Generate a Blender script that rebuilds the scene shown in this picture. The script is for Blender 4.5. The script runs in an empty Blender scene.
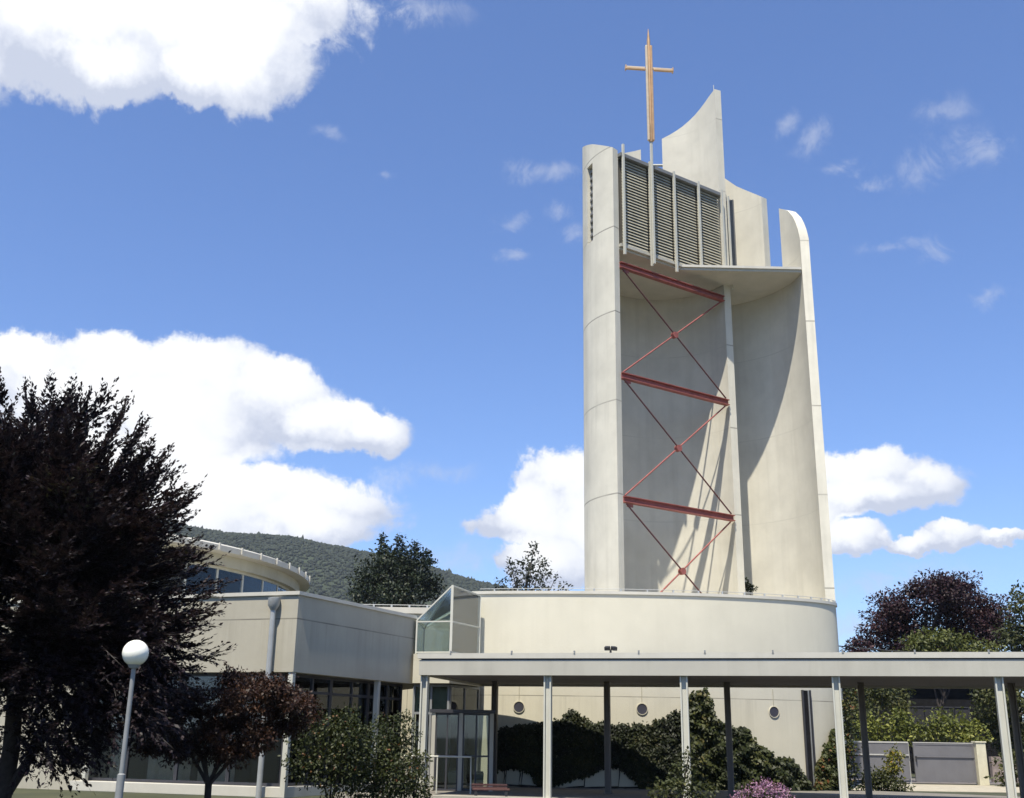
import bpy, math, random
import numpy as np
from mathutils import Vector, Matrix

random.seed(7)
rng = np.random.default_rng(11)
S = bpy.context.scene
COL = S.collection
R = math.radians

# ------------------------------------------------------------------ camera
F, PITCH, ROLL, EYE = 1080.0, R(17.4), R(0.9), 1.6
fwd = Vector((0, math.cos(PITCH), math.sin(PITCH)))
r0, u0 = Vector((1, 0, 0)), Vector((0, -math.sin(PITCH), math.cos(PITCH)))
cr = r0 * math.cos(ROLL) + u0 * math.sin(ROLL)
cu = u0 * math.cos(ROLL) - r0 * math.sin(ROLL)
CAM = Vector((0, 0, EYE))
cam = bpy.data.cameras.new('camera')
cam.sensor_width = 36
cam.lens = 36 * F / 1024
cam.clip_start, cam.clip_end = 0.1, 8000
co = bpy.data.objects.new('camera', cam)
COL.objects.link(co)
M4 = Matrix((cr, cu, -fwd)).transposed().to_4x4()
M4.translation = CAM
co.matrix_world = M4
S.camera = co


def ray(px, py):
    return cr * ((px - 512) / F) - cu * ((py - 399) / F) + fwd


def at(px, py, Y):
    """The point of the place seen at a pixel, Y metres ahead of the eye."""
    d = ray(px, py)
    return CAM + d * (Y / d.y)


def xat(px, Y, z):
    """X of a point of height z, Y metres ahead, seen at column px."""
    lo, hi = -400.0, 400.0
    for _ in range(50):
        m = (lo + hi) / 2
        v = Vector((m, Y, z)) - CAM
        if 512 + F * v.dot(cr) / v.dot(fwd) < px: lo = m
        else: hi = m
    return lo


# ------------------------------------------------------------------ materials
def nt(name):
    m = bpy.data.materials.new(name)
    m.use_nodes = True
    t = m.node_tree
    t.nodes.clear()
    return m, t, (lambda k, **kw: node(t, k, **kw))


def node(t, k, **kw):
    n = t.nodes.new(k)
    for a, v in kw.items():
        if a.startswith('i_'):
            n.inputs[a[2:].replace('_', ' ')].default_value = v
        else:
            setattr(n, a, v)
    return n


def ramp(t, src, stops):
    n = t.nodes.new('ShaderNodeValToRGB')
    e = n.color_ramp.elements
    while len(e) > 1: e.remove(e[-1])
    e[0].position = stops[0][0]; e[0].color = (*stops[0][1], 1)
    for p, c in stops[1:]:
        x = e.new(p); x.color = (*c, 1)
    t.links.new(src, n.inputs['Fac'])
    return n.outputs['Color']


def math_(t, op, a, b=None, clamp=False):
    n = t.nodes.new('ShaderNodeMath'); n.operation = op; n.use_clamp = clamp
    for i, v in enumerate((a, b)):
        if v is None: continue
        if isinstance(v, (int, float)): n.inputs[i].default_value = v
        else: t.links.new(v, n.inputs[i])
    return n.outputs[0]


def mixc(t, fac, a, b, mode='MIX'):
    n = t.nodes.new('ShaderNodeMix'); n.data_type = 'RGBA'; n.blend_type = mode
    for i, v in ((0, fac), (6, a), (7, b)):
        if isinstance(v, (int, float)): n.inputs[i].default_value = v
        elif isinstance(v, tuple): n.inputs[i].default_value = (*v, 1)
        else: t.links.new(v, n.inputs[i])
    return n.outputs[2]


def surface(name, color, rough=0.8, mottle=0.12, scale=1.2, streak=0.0, bump=0.15, joints=None, metal=0.0, spec=0.4, vjoints=False, jointdark=0.45):
    """Weathered solid surface; joints = (first height, spacing, half width) of level panel joints."""
    color = tuple(v * 0.78 for v in color)
    m, t, N = nt(name)
    L = t.links.new
    out, bs = N('ShaderNodeOutputMaterial'), N('ShaderNodeBsdfPrincipled')
    bs.inputs['Roughness'].default_value = rough
    bs.inputs['Metallic'].default_value = metal
    bs.inputs['Specular IOR Level'].default_value = spec
    L(bs.outputs[0], out.inputs[0])
    g = N('ShaderNodeNewGeometry')
    n1 = N('ShaderNodeTexNoise', i_Scale=scale, i_Detail=6.0, i_Roughness=0.62)
    L(g.outputs['Position'], n1.inputs['Vector'])
    c0 = tuple(v * (1 - mottle) for v in color)
    c1 = tuple(min(1, v * (1 + mottle)) for v in color)
    c = ramp(t, n1.outputs['Fac'], [(0.32, c0), (0.68, c1)])
    if streak:
        mp = N('ShaderNodeMapping'); mp.inputs['Scale'].default_value = (2.6, 2.6, 0.11)
        L(g.outputs['Position'], mp.inputs['Vector'])
        n2 = N('ShaderNodeTexNoise', i_Scale=1.0, i_Detail=5.0, i_Roughness=0.65)
        L(mp.outputs[0], n2.inputs['Vector'])
        f = ramp(t, n2.outputs['Fac'], [(0.50, (0, 0, 0)), (0.78, (1, 1, 1))])
        c = mixc(t, math_(t, 'MULTIPLY', f, streak), c, tuple(v * k for v, k in zip(color, (0.45, 0.44, 0.40))))
    hgt = None
    if joints:
        z0, sp, hw = joints
        sx = N('ShaderNodeSeparateXYZ'); L(g.outputs['Position'], sx.inputs[0])
        u = math_(t, 'ADD', math_(t, 'SUBTRACT', sx.outputs['Z'], z0), sp * 40.5)
        u = math_(t, 'ABSOLUTE', math_(t, 'SUBTRACT', math_(t, 'MODULO', u, sp), sp / 2))
        hgt = math_(t, 'LESS_THAN', u, hw)
        nj = N('ShaderNodeTexNoise', i_Scale=0.9, i_Detail=3.0); L(g.outputs['Position'], nj.inputs['Vector'])
        jf = math_(t, 'MULTIPLY', hgt, ramp(t, nj.outputs['Fac'], [(0.3, (0.45,) * 3), (0.6, (1, 1, 1))]))
        ud = math_(t, 'MODULO', math_(t, 'ADD', math_(t, 'SUBTRACT', sx.outputs['Z'], z0), sp * 40), sp)
        dm = N('ShaderNodeMapRange', interpolation_type='SMOOTHSTEP'); L(ud, dm.inputs[0]); dm.inputs[1].default_value = sp - 1.7; dm.inputs[2].default_value = sp
        mp2 = N('ShaderNodeMapping'); mp2.inputs['Scale'].default_value = (5.0, 5.0, 0.16); L(g.outputs['Position'], mp2.inputs['Vector'])
        nd = N('ShaderNodeTexNoise', i_Scale=1.0, i_Detail=4.0, i_Roughness=0.6); L(mp2.outputs[0], nd.inputs['Vector'])
        dr = ramp(t, nd.outputs['Fac'], [(0.52, (0, 0, 0)), (0.72, (1, 1, 1))])
        c = mixc(t, math_(t, 'MULTIPLY', math_(t, 'MULTIPLY', dr, dm.outputs[0]), 0.28 * (1 - jointdark) / 0.5), c, tuple(v * 0.5 for v in color))
        c = mixc(t, jf, c, tuple(v * jointdark for v in color))
    L(c, bs.inputs['Base Color'])
    if bump:
        n3 = N('ShaderNodeTexNoise', i_Scale=scale * 18, i_Detail=5.0, i_Roughness=0.7)
        L(g.outputs['Position'], n3.inputs['Vector'])
        b = N('ShaderNodeBump', i_Strength=bump, i_Distance=0.02)
        L(n3.outputs['Fac'], b.inputs['Height']); L(b.outputs[0], bs.inputs['Normal'])
    return m


def foliage(name, stops, trans=0.25, rough=0.55):
    m, t, N = nt(name)
    L = t.links.new
    at_ = N('ShaderNodeAttribute', attribute_name='tone')
    c = ramp(t, at_.outputs['Fac'], [(p, tuple(v * 0.85 for v in q)) for p, q in stops])
    d = N('ShaderNodeBsdfPrincipled'); d.inputs['Roughness'].default_value = rough
    d.inputs['Specular IOR Level'].default_value = 0.3
    tr = N('ShaderNodeBsdfTranslucent')
    L(c, d.inputs['Base Color'])
    L(mixc(t, 0.5, c, (1.0, 1.0, 0.3), 'MULTIPLY'), tr.inputs['Color'])
    mx = N('ShaderNodeMixShader'); mx.inputs[0].default_value = trans
    L(d.outputs[0], mx.inputs[1]); L(tr.outputs[0], mx.inputs[2])
    L(mx.outputs[0], N('ShaderNodeOutputMaterial').inputs[0])
    return m


def glass(name, tint, refl=0.1, rough=0.02):
    m, t, N = nt(name)
    L = t.links.new
    tr = N('ShaderNodeBsdfTransparent'); tr.inputs['Color'].default_value = (*tint, 1)
    gl = N('ShaderNodeBsdfGlossy'); gl.inputs['Roughness'].default_value = rough
    gl.inputs['Color'].default_value = (0.9, 0.95, 1, 1)
    fr = N('ShaderNodeFresnel', i_IOR=1.5)
    k = math_(t, 'ADD', fr.outputs[0], refl, clamp=True)
    mx = N('ShaderNodeMixShader'); L(k, mx.inputs[0]); L(tr.outputs[0], mx.inputs[1]); L(gl.outputs[0], mx.inputs[2])
    L(mx.outputs[0], N('ShaderNodeOutputMaterial').inputs[0])
    return m


CREAM = (0.68, 0.64, 0.50)
m_shell = surface('tower_concrete', (0.68, 0.65, 0.55), 0.85, 0.09, 0.9, 0.26, 0.2, joints=(10.02, 3.52, 0.026), jointdark=0.5)
m_shell_b = surface('tower_concrete_offset', (0.68, 0.65, 0.55), 0.85, 0.09, 0.9, 0.26, 0.2, joints=(10.55, 3.52, 0.026), jointdark=0.5)
m_shell_in = surface('tower_concrete_inner', (0.67, 0.64, 0.545), 0.85, 0.09, 0.8, 0.2, 0.2, joints=(10.02, 3.52, 0.018), jointdark=0.88)
m_rot = surface('rotunda_plaster', (0.67, 0.635, 0.515), 0.85, 0.05, 0.7, 0.10, 0.15, joints=(2.95, 8.0, 0.014))
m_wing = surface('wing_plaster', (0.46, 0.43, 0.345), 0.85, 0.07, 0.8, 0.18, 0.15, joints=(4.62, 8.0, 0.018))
m_base = surface('cream_plaster', (0.62, 0.58, 0.45), 0.85, 0.08, 0.9, 0.15, 0.15)
m_drum = surface('drum_plaster', (0.50, 0.47, 0.36), 0.85, 0.09, 0.7, 0.22, 0.15)
m_white = surface('white_metal', (0.60, 0.59, 0.51), 0.45, 0.05, 3.0, 0.2, 0.05)
m_cap = surface('metal_coping', (0.60, 0.575, 0.50), 0.5, 0.07, 1.5, 0.1, 0.05)
m_fascia = surface('fascia_metal', (0.50, 0.48, 0.41), 0.55, 0.06, 1.0, 0.22, 0.05)
m_soffit = surface('soffit_board', (0.20, 0.18, 0.18), 0.8, 0.08, 2.0)
m_slab = surface('slab_concrete', (0.58, 0.55, 0.46), 0.85, 0.08, 1.3, 0.0, 0.2)
m_roof = surface('roof_gravel', (0.38, 0.37, 0.34), 0.95, 0.2, 5.0, 0, 0.5)
m_red = surface('red_steel', (0.33, 0.10, 0.085), 0.6, 0.22, 5.0, 0.4, 0.05)
m_darkred = surface('dark_red_steel', (0.13, 0.045, 0.045), 0.55, 0.1, 4.0, 0, 0.05)
m_gold = surface('gilded_metal', (0.66, 0.42, 0.22), 0.35, 0.12, 5.0, 0.15, 0.05, metal=0.55)
m_goldlight = surface('pale_gilding', (0.78, 0.62, 0.40), 0.35, 0.10, 5.0, 0.1, 0.05, metal=0.45)
m_louvre = surface('louvre_slat', (0.44, 0.41, 0.31), 0.7, 0.16, 2.5, 0.3, 0.1)
m_screenback = surface('screen_backing', (0.13, 0.12, 0.10), 0.8, 0.2, 2.0)
m_dark = surface('dark_void', (0.025, 0.025, 0.03), 0.8, 0.2, 2.0)
m_frame = surface('dark_frame', (0.05, 0.05, 0.058), 0.45, 0.1, 4.0, 0, 0.03)
m_backpost = surface('brown_back_post', (0.15, 0.13, 0.11), 0.5, 0.12, 4.0, 0.2, 0.05)  # back columns, darker and browner than the front ones
m_panelgrey = surface('grey_panel_paint', (0.20, 0.205, 0.205), 0.5, 0.06, 3.0)
m_zinc = surface('zinc_pipe', (0.50, 0.51, 0.50), 0.4, 0.08, 4.0, 0.15, 0.03, metal=0.35)
m_lamp = surface('lamp_post_paint', (0.27, 0.28, 0.28), 0.5, 0.1, 5.0, 0.1, 0.05)
m_curtain = surface('curtain_cloth', (0.80, 0.74, 0.56), 0.9, 0.12, 3.0, 0.3, 0.1)
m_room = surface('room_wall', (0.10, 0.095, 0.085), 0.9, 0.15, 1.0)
m_wood = surface('bench_wood', (0.085, 0.035, 0.03), 0.6, 0.25, 6.0, 0.2, 0.2)
m_bark = surface('bark', (0.045, 0.036, 0.032), 0.9, 0.3, 9.0, 0, 0.6)
m_barkl = surface('pale_bark', (0.10, 0.085, 0.068), 0.9, 0.3, 9.0, 0, 0.6)
m_gate = surface('grey_gate_steel', (0.165, 0.162, 0.172), 0.55, 0.07, 2.0, 0.15, 0.05)
m_gatedge = surface('pale_gate_rail', (0.50, 0.49, 0.46), 0.5, 0.07, 3.0)
m_pillar = surface('pale_render', (0.68, 0.64, 0.48), 0.85, 0.1, 3.0, 0.2, 0.2)
m_shed = surface('dark_timber', (0.018, 0.018, 0.02), 0.9, 0.25, 3.0, 0.3, 0.2, spec=0.05)
m_pave = surface('paving', (0.20, 0.185, 0.16), 0.9, 0.14, 1.8, 0, 0.3)
m_kerb = surface('kerb_stone', (0.42, 0.39, 0.32), 0.9, 0.15, 3.0, 0, 0.3)
m_drive = surface('driveway_gravel', (0.42, 0.38, 0.29), 0.95, 0.18, 2.2, 0, 0.5)
m_road = surface('road_asphalt', (0.16, 0.145, 0.14), 0.9, 0.15, 2.5, 0, 0.4)
m_black = surface('black_metal', (0.03, 0.03, 0.033), 0.5, 0.1, 4.0)
m_porthole = surface('porthole_recess', (0.055, 0.055, 0.075), 0.5, 0.1, 4.0)
m_seam = surface('sheet_cladding', (0.60, 0.56, 0.43), 0.6, 0.07, 1.0, 0.25, 0.05)

g_win = glass('window_glass', (0.78, 0.80, 0.82), 0.0)
g_sky = glass('skylight_glass', (0.88, 0.93, 0.92), 0.16, 0.08)
g_ent = glass('entrance_glass', (0.72, 0.77, 0.75), 0.02)

m, t, N = nt('opal_globe')
bs = N('ShaderNodeBsdfPrincipled')
bs.inputs['Base Color'].default_value = (0.80, 0.79, 0.70, 1)
bs.inputs['Roughness'].default_value = 0.25
bs.inputs['Subsurface Weight'].default_value = 0.3
bs.inputs['Subsurface Radius'].default_value = (0.1, 0.1, 0.1)
t.links.new(bs.outputs[0], N('ShaderNodeOutputMaterial').inputs[0])
m_globe = m

m, t, N = nt('lawn')
bs = N('ShaderNodeBsdfPrincipled'); bs.inputs['Roughness'].default_value = 0.95
g = N('ShaderNodeNewGeometry')
n1 = N('ShaderNodeTexNoise', i_Scale=0.6, i_Detail=8.0, i_Roughness=0.7)
t.links.new(g.outputs['Position'], n1.inputs['Vector'])
c = ramp(t, n1.outputs['Fac'], [(0.3, (0.022, 0.026, 0.010)), (0.55, (0.040, 0.044, 0.017)), (0.75, (0.070, 0.066, 0.032))])
t.links.new(c, bs.inputs['Base Color'])
t.links.new(bs.outputs[0], N('ShaderNodeOutputMaterial').inputs[0])
m_lawn = m

f_purple = foliage('purple_leaves', [(0, (0.010, 0.008, 0.010)), (0.5, (0.021, 0.013, 0.018)), (0.85, (0.038, 0.022, 0.028)), (1, (0.040, 0.040, 0.024))], 0.28)
f_beech = foliage('copper_beech_leaves', [(0, (0.014, 0.006, 0.009)), (0.6, (0.034, 0.013, 0.018)), (1, (0.065, 0.024, 0.028))], 0.2)
f_maple = foliage('red_maple_leaves', [(0, (0.016, 0.008, 0.005)), (0.6, (0.042, 0.018, 0.010)), (1, (0.095, 0.042, 0.020))], 0.25)
f_ivy = foliage('ivy_leaves', [(0, (0.012, 0.018, 0.006)), (0.55, (0.034, 0.044, 0.011)), (0.9, (0.070, 0.075, 0.018)), (1, (0.11, 0.095, 0.03))], 0.2)
f_ivyd = foliage('shaded_ivy_leaves', [(0, (0.006, 0.010, 0.004)), (0.55, (0.024, 0.032, 0.010)), (0.9, (0.050, 0.054, 0.016)), (1, (0.07, 0.055, 0.02))], 0.15)  # darker copy of the ivy; shade under the walkway put into the colour
f_redivy = foliage('turning_ivy_leaves', [(0, (0.02, 0.03, 0.01)), (0.5, (0.06, 0.075, 0.02)), (0.85, (0.10, 0.09, 0.028)), (1, (0.20, 0.075, 0.03))], 0.25)
f_shrub = foliage('shrub_leaves', [(0, (0.014, 0.020, 0.006)), (0.6, (0.038, 0.050, 0.013)), (0.95, (0.085, 0.092, 0.028)), (1, (0.17, 0.07, 0.03))], 0.25)
f_laurel = foliage('laurel_leaves', [(0, (0.07, 0.085, 0.018)), (0.6, (0.17, 0.19, 0.040)), (1, (0.30, 0.30, 0.075))], 0.3)
f_yellow = foliage('golden_leaves', [(0, (0.06, 0.08, 0.012)), (0.5, (0.16, 0.16, 0.022)), (1, (0.38, 0.24, 0.03))], 0.3)
f_broad = foliage('broad_leaves', [(0, (0.028, 0.036, 0.012)), (0.6, (0.070, 0.080, 0.026)), (1, (0.13, 0.125, 0.042))], 0.28)
f_lime = foliage('lime_leaves', [(0, (0.05, 0.062, 0.015)), (0.6, (0.105, 0.12, 0.032)), (1, (0.17, 0.18, 0.055))], 0.3)
f_dark = foliage('dark_needles', [(0, (0.008, 0.014, 0.007)), (0.6, (0.022, 0.034, 0.014)), (1, (0.050, 0.062, 0.024))], 0.12)
f_grey = foliage('grey_green_leaves', [(0, (0.020, 0.026, 0.017)), (0.6, (0.048, 0.056, 0.036)), (1, (0.090, 0.095, 0.066))], 0.2)
f_pink = foliage('pink_petals', [(0, (0.20, 0.10, 0.18)), (0.5, (0.42, 0.22, 0.36)), (1, (0.62, 0.42, 0.55))], 0.3)
f_hill = foliage('hill_forest_leaves', [(0, (0.020, 0.027, 0.018)), (0.6, (0.034, 0.044, 0.028)), (1, (0.052, 0.064, 0.038))], 0.0, 0.9)

# ------------------------------------------------------------------ object helpers
ORG = {}


def tag(o, label=None, cat=None, group=None, kind=None):
    if label: o['label'] = label
    if cat: o['category'] = cat
    if group: o['group'] = group
    if kind: o['kind'] = kind
    return o


def thing(name, label, cat, loc=(0, 0, 0), group=None):
    o = bpy.data.objects.new(name, None)
    o.empty_display_size = 0.3
    COL.objects.link(o)
    o.location = loc
    ORG[o] = Vector(loc)
    return tag(o, label, cat, group)


def link(name, me, mat, parent=None):
    o = bpy.data.objects.new(name, me)
    COL.objects.link(o)
    if mat: me.materials.append(mat)
    if parent is not None:
        o.parent = parent
        ORG[o] = ORG[parent]
    else:
        ORG[o] = Vector((0, 0, 0))
    return o


class MB:
    def __init__(s): s.v, s.f = [], []

    def add(s, vs, fs):
        b = len(s.v)
        s.v += [Vector(p) for p in vs]
        s.f += [tuple(b + i for i in f) for f in fs]
        return s

    def hexa(s, b4, t4):
        return s.add(list(b4) + list(t4), [(3, 2, 1, 0), (4, 5, 6, 7), (0, 1, 5, 4), (1, 2, 6, 5), (2, 3, 7, 6), (3, 0, 4, 7)])

    def box(s, c, size, ax=(1, 0, 0), up=(0, 0, 1)):
        """Box centred at c; ax is its length axis in plan."""
        ax = Vector(ax).normalized(); up = Vector(up).normalized(); ay = up.cross(ax).normalized(); up = ax.cross(ay)
        c = Vector(c); hx, hy, hz = (q / 2 for q in size)
        b = [c + ax * (i * hx) + ay * (j * hy) - up * hz for i, j in ((-1, -1), (1, -1), (1, 1), (-1, 1))]
        return s.hexa(b, [p + up * (2 * hz) for p in b])

    def bar(s, a, b, w, h, up=(0, 0, 1)):
        a, b = Vector(a), Vector(b)
        return s.box((a + b) / 2, ((b - a).length, w, h), b - a, up)

    def tube(s, pts, rad, n=8, cap=True):
        pts = [Vector(p) for p in pts]
        if isinstance(rad, (int, float)): rad = [rad] * len(pts)
        base = len(s.v)
        ref = Vector((0.37, 0.91, 0.17))
        for i, p in enumerate(pts):
            d = (pts[min(i + 1, len(pts) - 1)] - pts[max(i - 1, 0)]).normalized()
            a = d.cross(ref)
            if a.length < 1e-3: a = d.cross(Vector((1, 0, 0)))
            a.normalize(); b = d.cross(a)
            for k in range(n):
                w = 2 * math.pi * k / n
                s.v.append(p + (a * math.cos(w) + b * math.sin(w)) * rad[i])
        for i in range(len(pts) - 1):
            for k in range(n):
                q = base + i * n
                s.f.append((q + k, q + (k + 1) % n, q + n + (k + 1) % n, q + n + k))
        if cap:
            s.f.append(tuple(base + k for k in reversed(range(n))))
            s.f.append(tuple(base + (len(pts) - 1) * n + k for k in range(n)))
        return s

    def lathe(s, c, prof, n=24):
        c = Vector(c); base = len(s.v)
        for r_, z in prof:
            for k in range(n):
                w = 2 * math.pi * k / n
                s.v.append(c + Vector((r_ * math.cos(w), r_ * math.sin(w), z)))
        for i in range(len(prof) - 1):
            for k in range(n):
                q = base + i * n
                s.f.append((q + k, q + (k + 1) % n, q + n + (k + 1) % n, q + n + k))
        s.f.append(tuple(base + k for k in reversed(range(n))))
        s.f.append(tuple(base + (len(prof) - 1) * n + k for k in range(n)))
        return s

    def prism(s, poly, z0, z1):
        n = len(poly)
        a = [Vector((p[0], p[1], z0)) for p in poly]
        b = [Vector((p[0], p[1], z1)) for p in poly]
        return s.add(a + b, [tuple(reversed(range(n))), tuple(range(n, 2 * n))] +
                     [(i, (i + 1) % n, n + (i + 1) % n, n + i) for i in range(n)])

    def strip(s, path, z0, z1, off0, off1, closed=False):
        """A band that follows a plan path, between two offsets to its right."""
        P = [Vector((p[0], p[1], 0)) for p in path]
        n = len(P)
        nr = []
        for i in range(n):
            if closed: d = P[(i + 1) % n] - P[i - 1]
            else: d = P[min(i + 1, n - 1)] - P[max(i - 1, 0)]
            d.normalize(); nr.append(Vector((d.y, -d.x, 0)))
        base = len(s.v)
        for i in range(n):
            for o_, z in ((off0, z0), (off1, z0), (off1, z1), (off0, z1)):
                q = P[i] + nr[i] * o_
                s.v.append(Vector((q.x, q.y, z)))
        for i in range(n if closed else n - 1):
            a, b = base + 4 * i, base + 4 * ((i + 1) % n)
            for k in range(4): s.f.append((a + k, b + k, b + (k + 1) % 4, a + (k + 1) % 4))
        if not closed:
            s.f.append((base + 3, base + 2, base + 1, base)); e = base + 4 * (n - 1); s.f.append((e, e + 1, e + 2, e + 3))
        return s

    def build(s, name, mat, parent=None, smooth=None, bevel=None):
        o_ = ORG[parent] if parent is not None else Vector((0, 0, 0))
        me = bpy.data.meshes.new(name)
        me.from_pydata([tuple(p - o_) for p in s.v], [], s.f)
        me.update()
        import bmesh
        bm = bmesh.new(); bm.from_mesh(me)
        bmesh.ops.recalc_face_normals(bm, faces=bm.faces)
        bm.to_mesh(me); bm.free()
        o = link(name, me, mat, parent)
        if bevel:
            md = o.modifiers.new('bevel', 'BEVEL'); md.width = bevel; md.segments = 2; md.limit_method = 'ANGLE'; md.angle_limit = R(40)
        if smooth:
            me.shade_smooth(); me.set_sharp_from_angle(angle=R(smooth))
        return o


def nrm(a): return a / np.maximum(np.linalg.norm(a, axis=1, keepdims=True), 1e-9)


def leaves(name, P, D, Nn, Ln, Wd, tone, mat, parent=None):
    """One mesh of many small leaf faces: base P, direction D, facing Nn."""
    if parent is not None: P = P - np.array(ORG[parent])
    n = len(P)
    D = nrm(D); Sd = nrm(np.cross(D, Nn)); up = np.cross(Sd, D)
    Ln = np.broadcast_to(Ln, n)[:, None]; Wd = np.broadcast_to(Wd, n)[:, None]
    V = np.empty((n, 4, 3))
    V[:, 0] = P
    V[:, 1] = P + D * Ln * 0.45 + Sd * Wd * 0.5 + up * Wd * 0.12
    V[:, 2] = P + D * Ln
    V[:, 3] = P + D * Ln * 0.45 - Sd * Wd * 0.5 + up * Wd * 0.12
    me = bpy.data.meshes.new(name)
    me.vertices.add(n * 4); me.vertices.foreach_set('co', V.reshape(-1))
    me.loops.add(n * 4); me.loops.foreach_set('vertex_index', np.arange(n * 4, dtype=np.int32))
    me.polygons.add(n)
    me.polygons.foreach_set('loop_start', np.arange(0, n * 4, 4, dtype=np.int32))
    a = me.attributes.new('tone', 'FLOAT', 'FACE'); a.data.foreach_set('value', np.clip(tone, 0, 1).astype(np.float32))
    me.update(); me.validate()
    return link(name, me, mat, parent)


def rdir(n):
    return nrm(rng.normal(size=(n, 3)))


def clump_leaves(clumps, per_area, leaf, droop=0.25, fill=0.5, flat=0.8, outw=0.6):
    """Leaf placement for clumps (x, y, z, rx, ry, rz): most leaves near the clump's surface, ragged."""
    P, D, NN, T = [], [], [], []
    for (x, y, z, rx, ry, rz) in clumps:
        n = int(per_area * (rx * ry + rx * rz + ry * rz) / 3 * 4 * math.pi)
        d = rdir(n)
        r = rng.random(n) ** fill
        wob = 1 + 0.28 * np.sin(d[:, 0] * 5.1 + x * 3) * np.sin(d[:, 1] * 4.3 + y * 2) + 0.2 * np.sin(d[:, 2] * 7 + z)
        p = d * r[:, None] * wob[:, None] * np.array([rx, ry, rz]) + np.array([x, y, z])
        P.append(p)
        dd = d * outw + rdir(n) * 0.7; dd[:, 2] -= droop
        D.append(dd)
        NN.append(rdir(n) * 0.7 + np.array([0, 0, flat]) + d * 0.4)
        T.append(np.clip(rng.normal(0.45 + rng.normal(0, 0.10), 0.22, n), 0, 1))
    P, D, NN, T = map(np.concatenate, (P, D, NN, T))
    n = len(P)
    return P, D, NN, leaf * rng.uniform(0.7, 1.3, n), leaf * rng.uniform(0.45, 0.75, n), T


def crown_clumps(c, r, n, size, seed, low=-0.6):
    rr = np.random.default_rng(seed)
    out = []
    while len(out) < n:
        d = rr.normal(size=3); d /= np.linalg.norm(d)
        if d[2] < low: continue
        k = rr.random() ** 0.45
        s = size * rr.uniform(0.6, 1.35)
        out.append((c[0] + d[0] * r[0] * k, c[1] + d[1] * r[1] * k, c[2] + d[2] * r[2] * k, s * rr.uniform(0.9, 1.4), s * rr.uniform(0.9, 1.3), s * rr.uniform(0.55, 0.9)))
    return out


def tree(name, label, cat, base, clumps, trunk_r, mat, leaf, per_area, bark=None, group=None, lean=(0, 0), nlimb=14, fork=0.35, **kw):
    base = Vector(base)
    o = thing(name, label, cat, base, group)
    cs = np.array(clumps)
    mid = Vector(cs[:, :3].mean(axis=0)); top = cs[:, 2].max()
    tb = MB()
    h = (top - base.z)
    pts, rad = [], []
    for i in range(9):
        k = i / 8
        pts.append(base + Vector(((mid.x - base.x) * k ** 1.5 + 0.04 * h * math.sin(k * 5 + base.x) * k, (mid.y - base.y) * k ** 1.5, h * 0.9 * k)))
        rad.append(trunk_r * (1.35 if i == 0 else 1) * (1 - 0.9 * k))
    tb.tube(pts, rad, 8)
    tb.build('trunk', bark or m_bark, o, smooth=60)
    lb = MB()
    idx = sorted(range(len(cs)), key=lambda q: -cs[q, 3])[:nlimb]
    for q in idx:
        e = Vector(cs[q, :3])
        k = min(0.85, max(fork * 0.6, (e.z - base.z) / h - 0.25)) if h > 0 else 0.3
        s0 = pts[int(k * 8)]
        midp = (s0 + e) / 2 + Vector((0, 0, 0.06 * h)) * random.uniform(-0.3, 1)
        lb.tube([s0, midp, e], [trunk_r * 0.38, trunk_r * 0.22, trunk_r * 0.06], 5)
    lb.build('limb', bark or m_bark, o, smooth=60)
    a = clump_leaves(clumps, per_area, leaf, **kw)
    leaves('crown', *a, mat, o)
    return o


def shrub(name, label, cat, base, clumps, mat, leaf, per_area, group=None, stems=5, **kw):
    base = Vector(base)
    o = thing(name, label, cat, base, group)
    sb = MB()
    cs = np.array(clumps)
    for i in range(stems):
        e = Vector(cs[random.randrange(len(cs)), :3])
        sb.tube([base, (base + e) / 2 + Vector((0, 0, .1)), e], [0.025, 0.018, 0.006], 5)
    sb.build('stem', m_bark, o)
    leaves('foliage', *clump_leaves(clumps, per_area, leaf, **kw), mat, o)
    return o


# ------------------------------------------------------------------ setting: ground, paths, hill
gb = MB()
xs = [-3000, -800, -200, -60, -20, 0, 20, 60, 200, 800, 3000]
ys = [-1500, -100, -20, 0, 20, 40, 60, 120, 400, 1200, 4000]
for y in ys:
    for x in xs: gb.v.append(Vector((x, y, 0)))
for j in range(len(ys) - 1):
    for i in range(len(xs) - 1):
        a = j * len(xs) + i
        gb.f.append((a, a + 1, a + 1 + len(xs), a + len(xs)))
tag(gb.build('ground', m_lawn), kind='structure')

# walkway line
WZ = 3.2
WA = Vector((xat(419, 30.6, WZ), 30.6, 0)); WB = Vector((xat(1000, 27.1, WZ), 27.1, 0))
wd = (WB - WA).normalized(); wn = Vector((-wd.y, wd.x, 0))
WE = WA + wd * 24
WW = 6.55
tag(MB().prism([WA - wd * 2 - wn * 0.5, WE - wn * 0.5, WE + wn * (WW + 0.3), Vector((12.3, 38.6, 0)), Vector((11, 38.0, 0)), Vector((-3, 39, 0)), WA - wd * 2 + wn * 6], -0.05, 0.07).build('walkway_path', m_pave), kind='structure')
tag(MB().bar(WA - wd * 2 - wn * 0.58, WE - wn * 0.58, 0.16, 0.3).build('kerb', m_kerb, bevel=0.015), kind='structure')
tag(MB().prism([(9, 40.5), (32, 40.5), (44, 47.2), (12.4, 47.2)], -0.05, 0.012).build('driveway', m_drive), kind='structure')
tag(MB().prism([(-60, 48.6), (120, 48.6), (120, 55), (-60, 55)], -0.05, 0.01).build('road', m_road), kind='structure')

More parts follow.
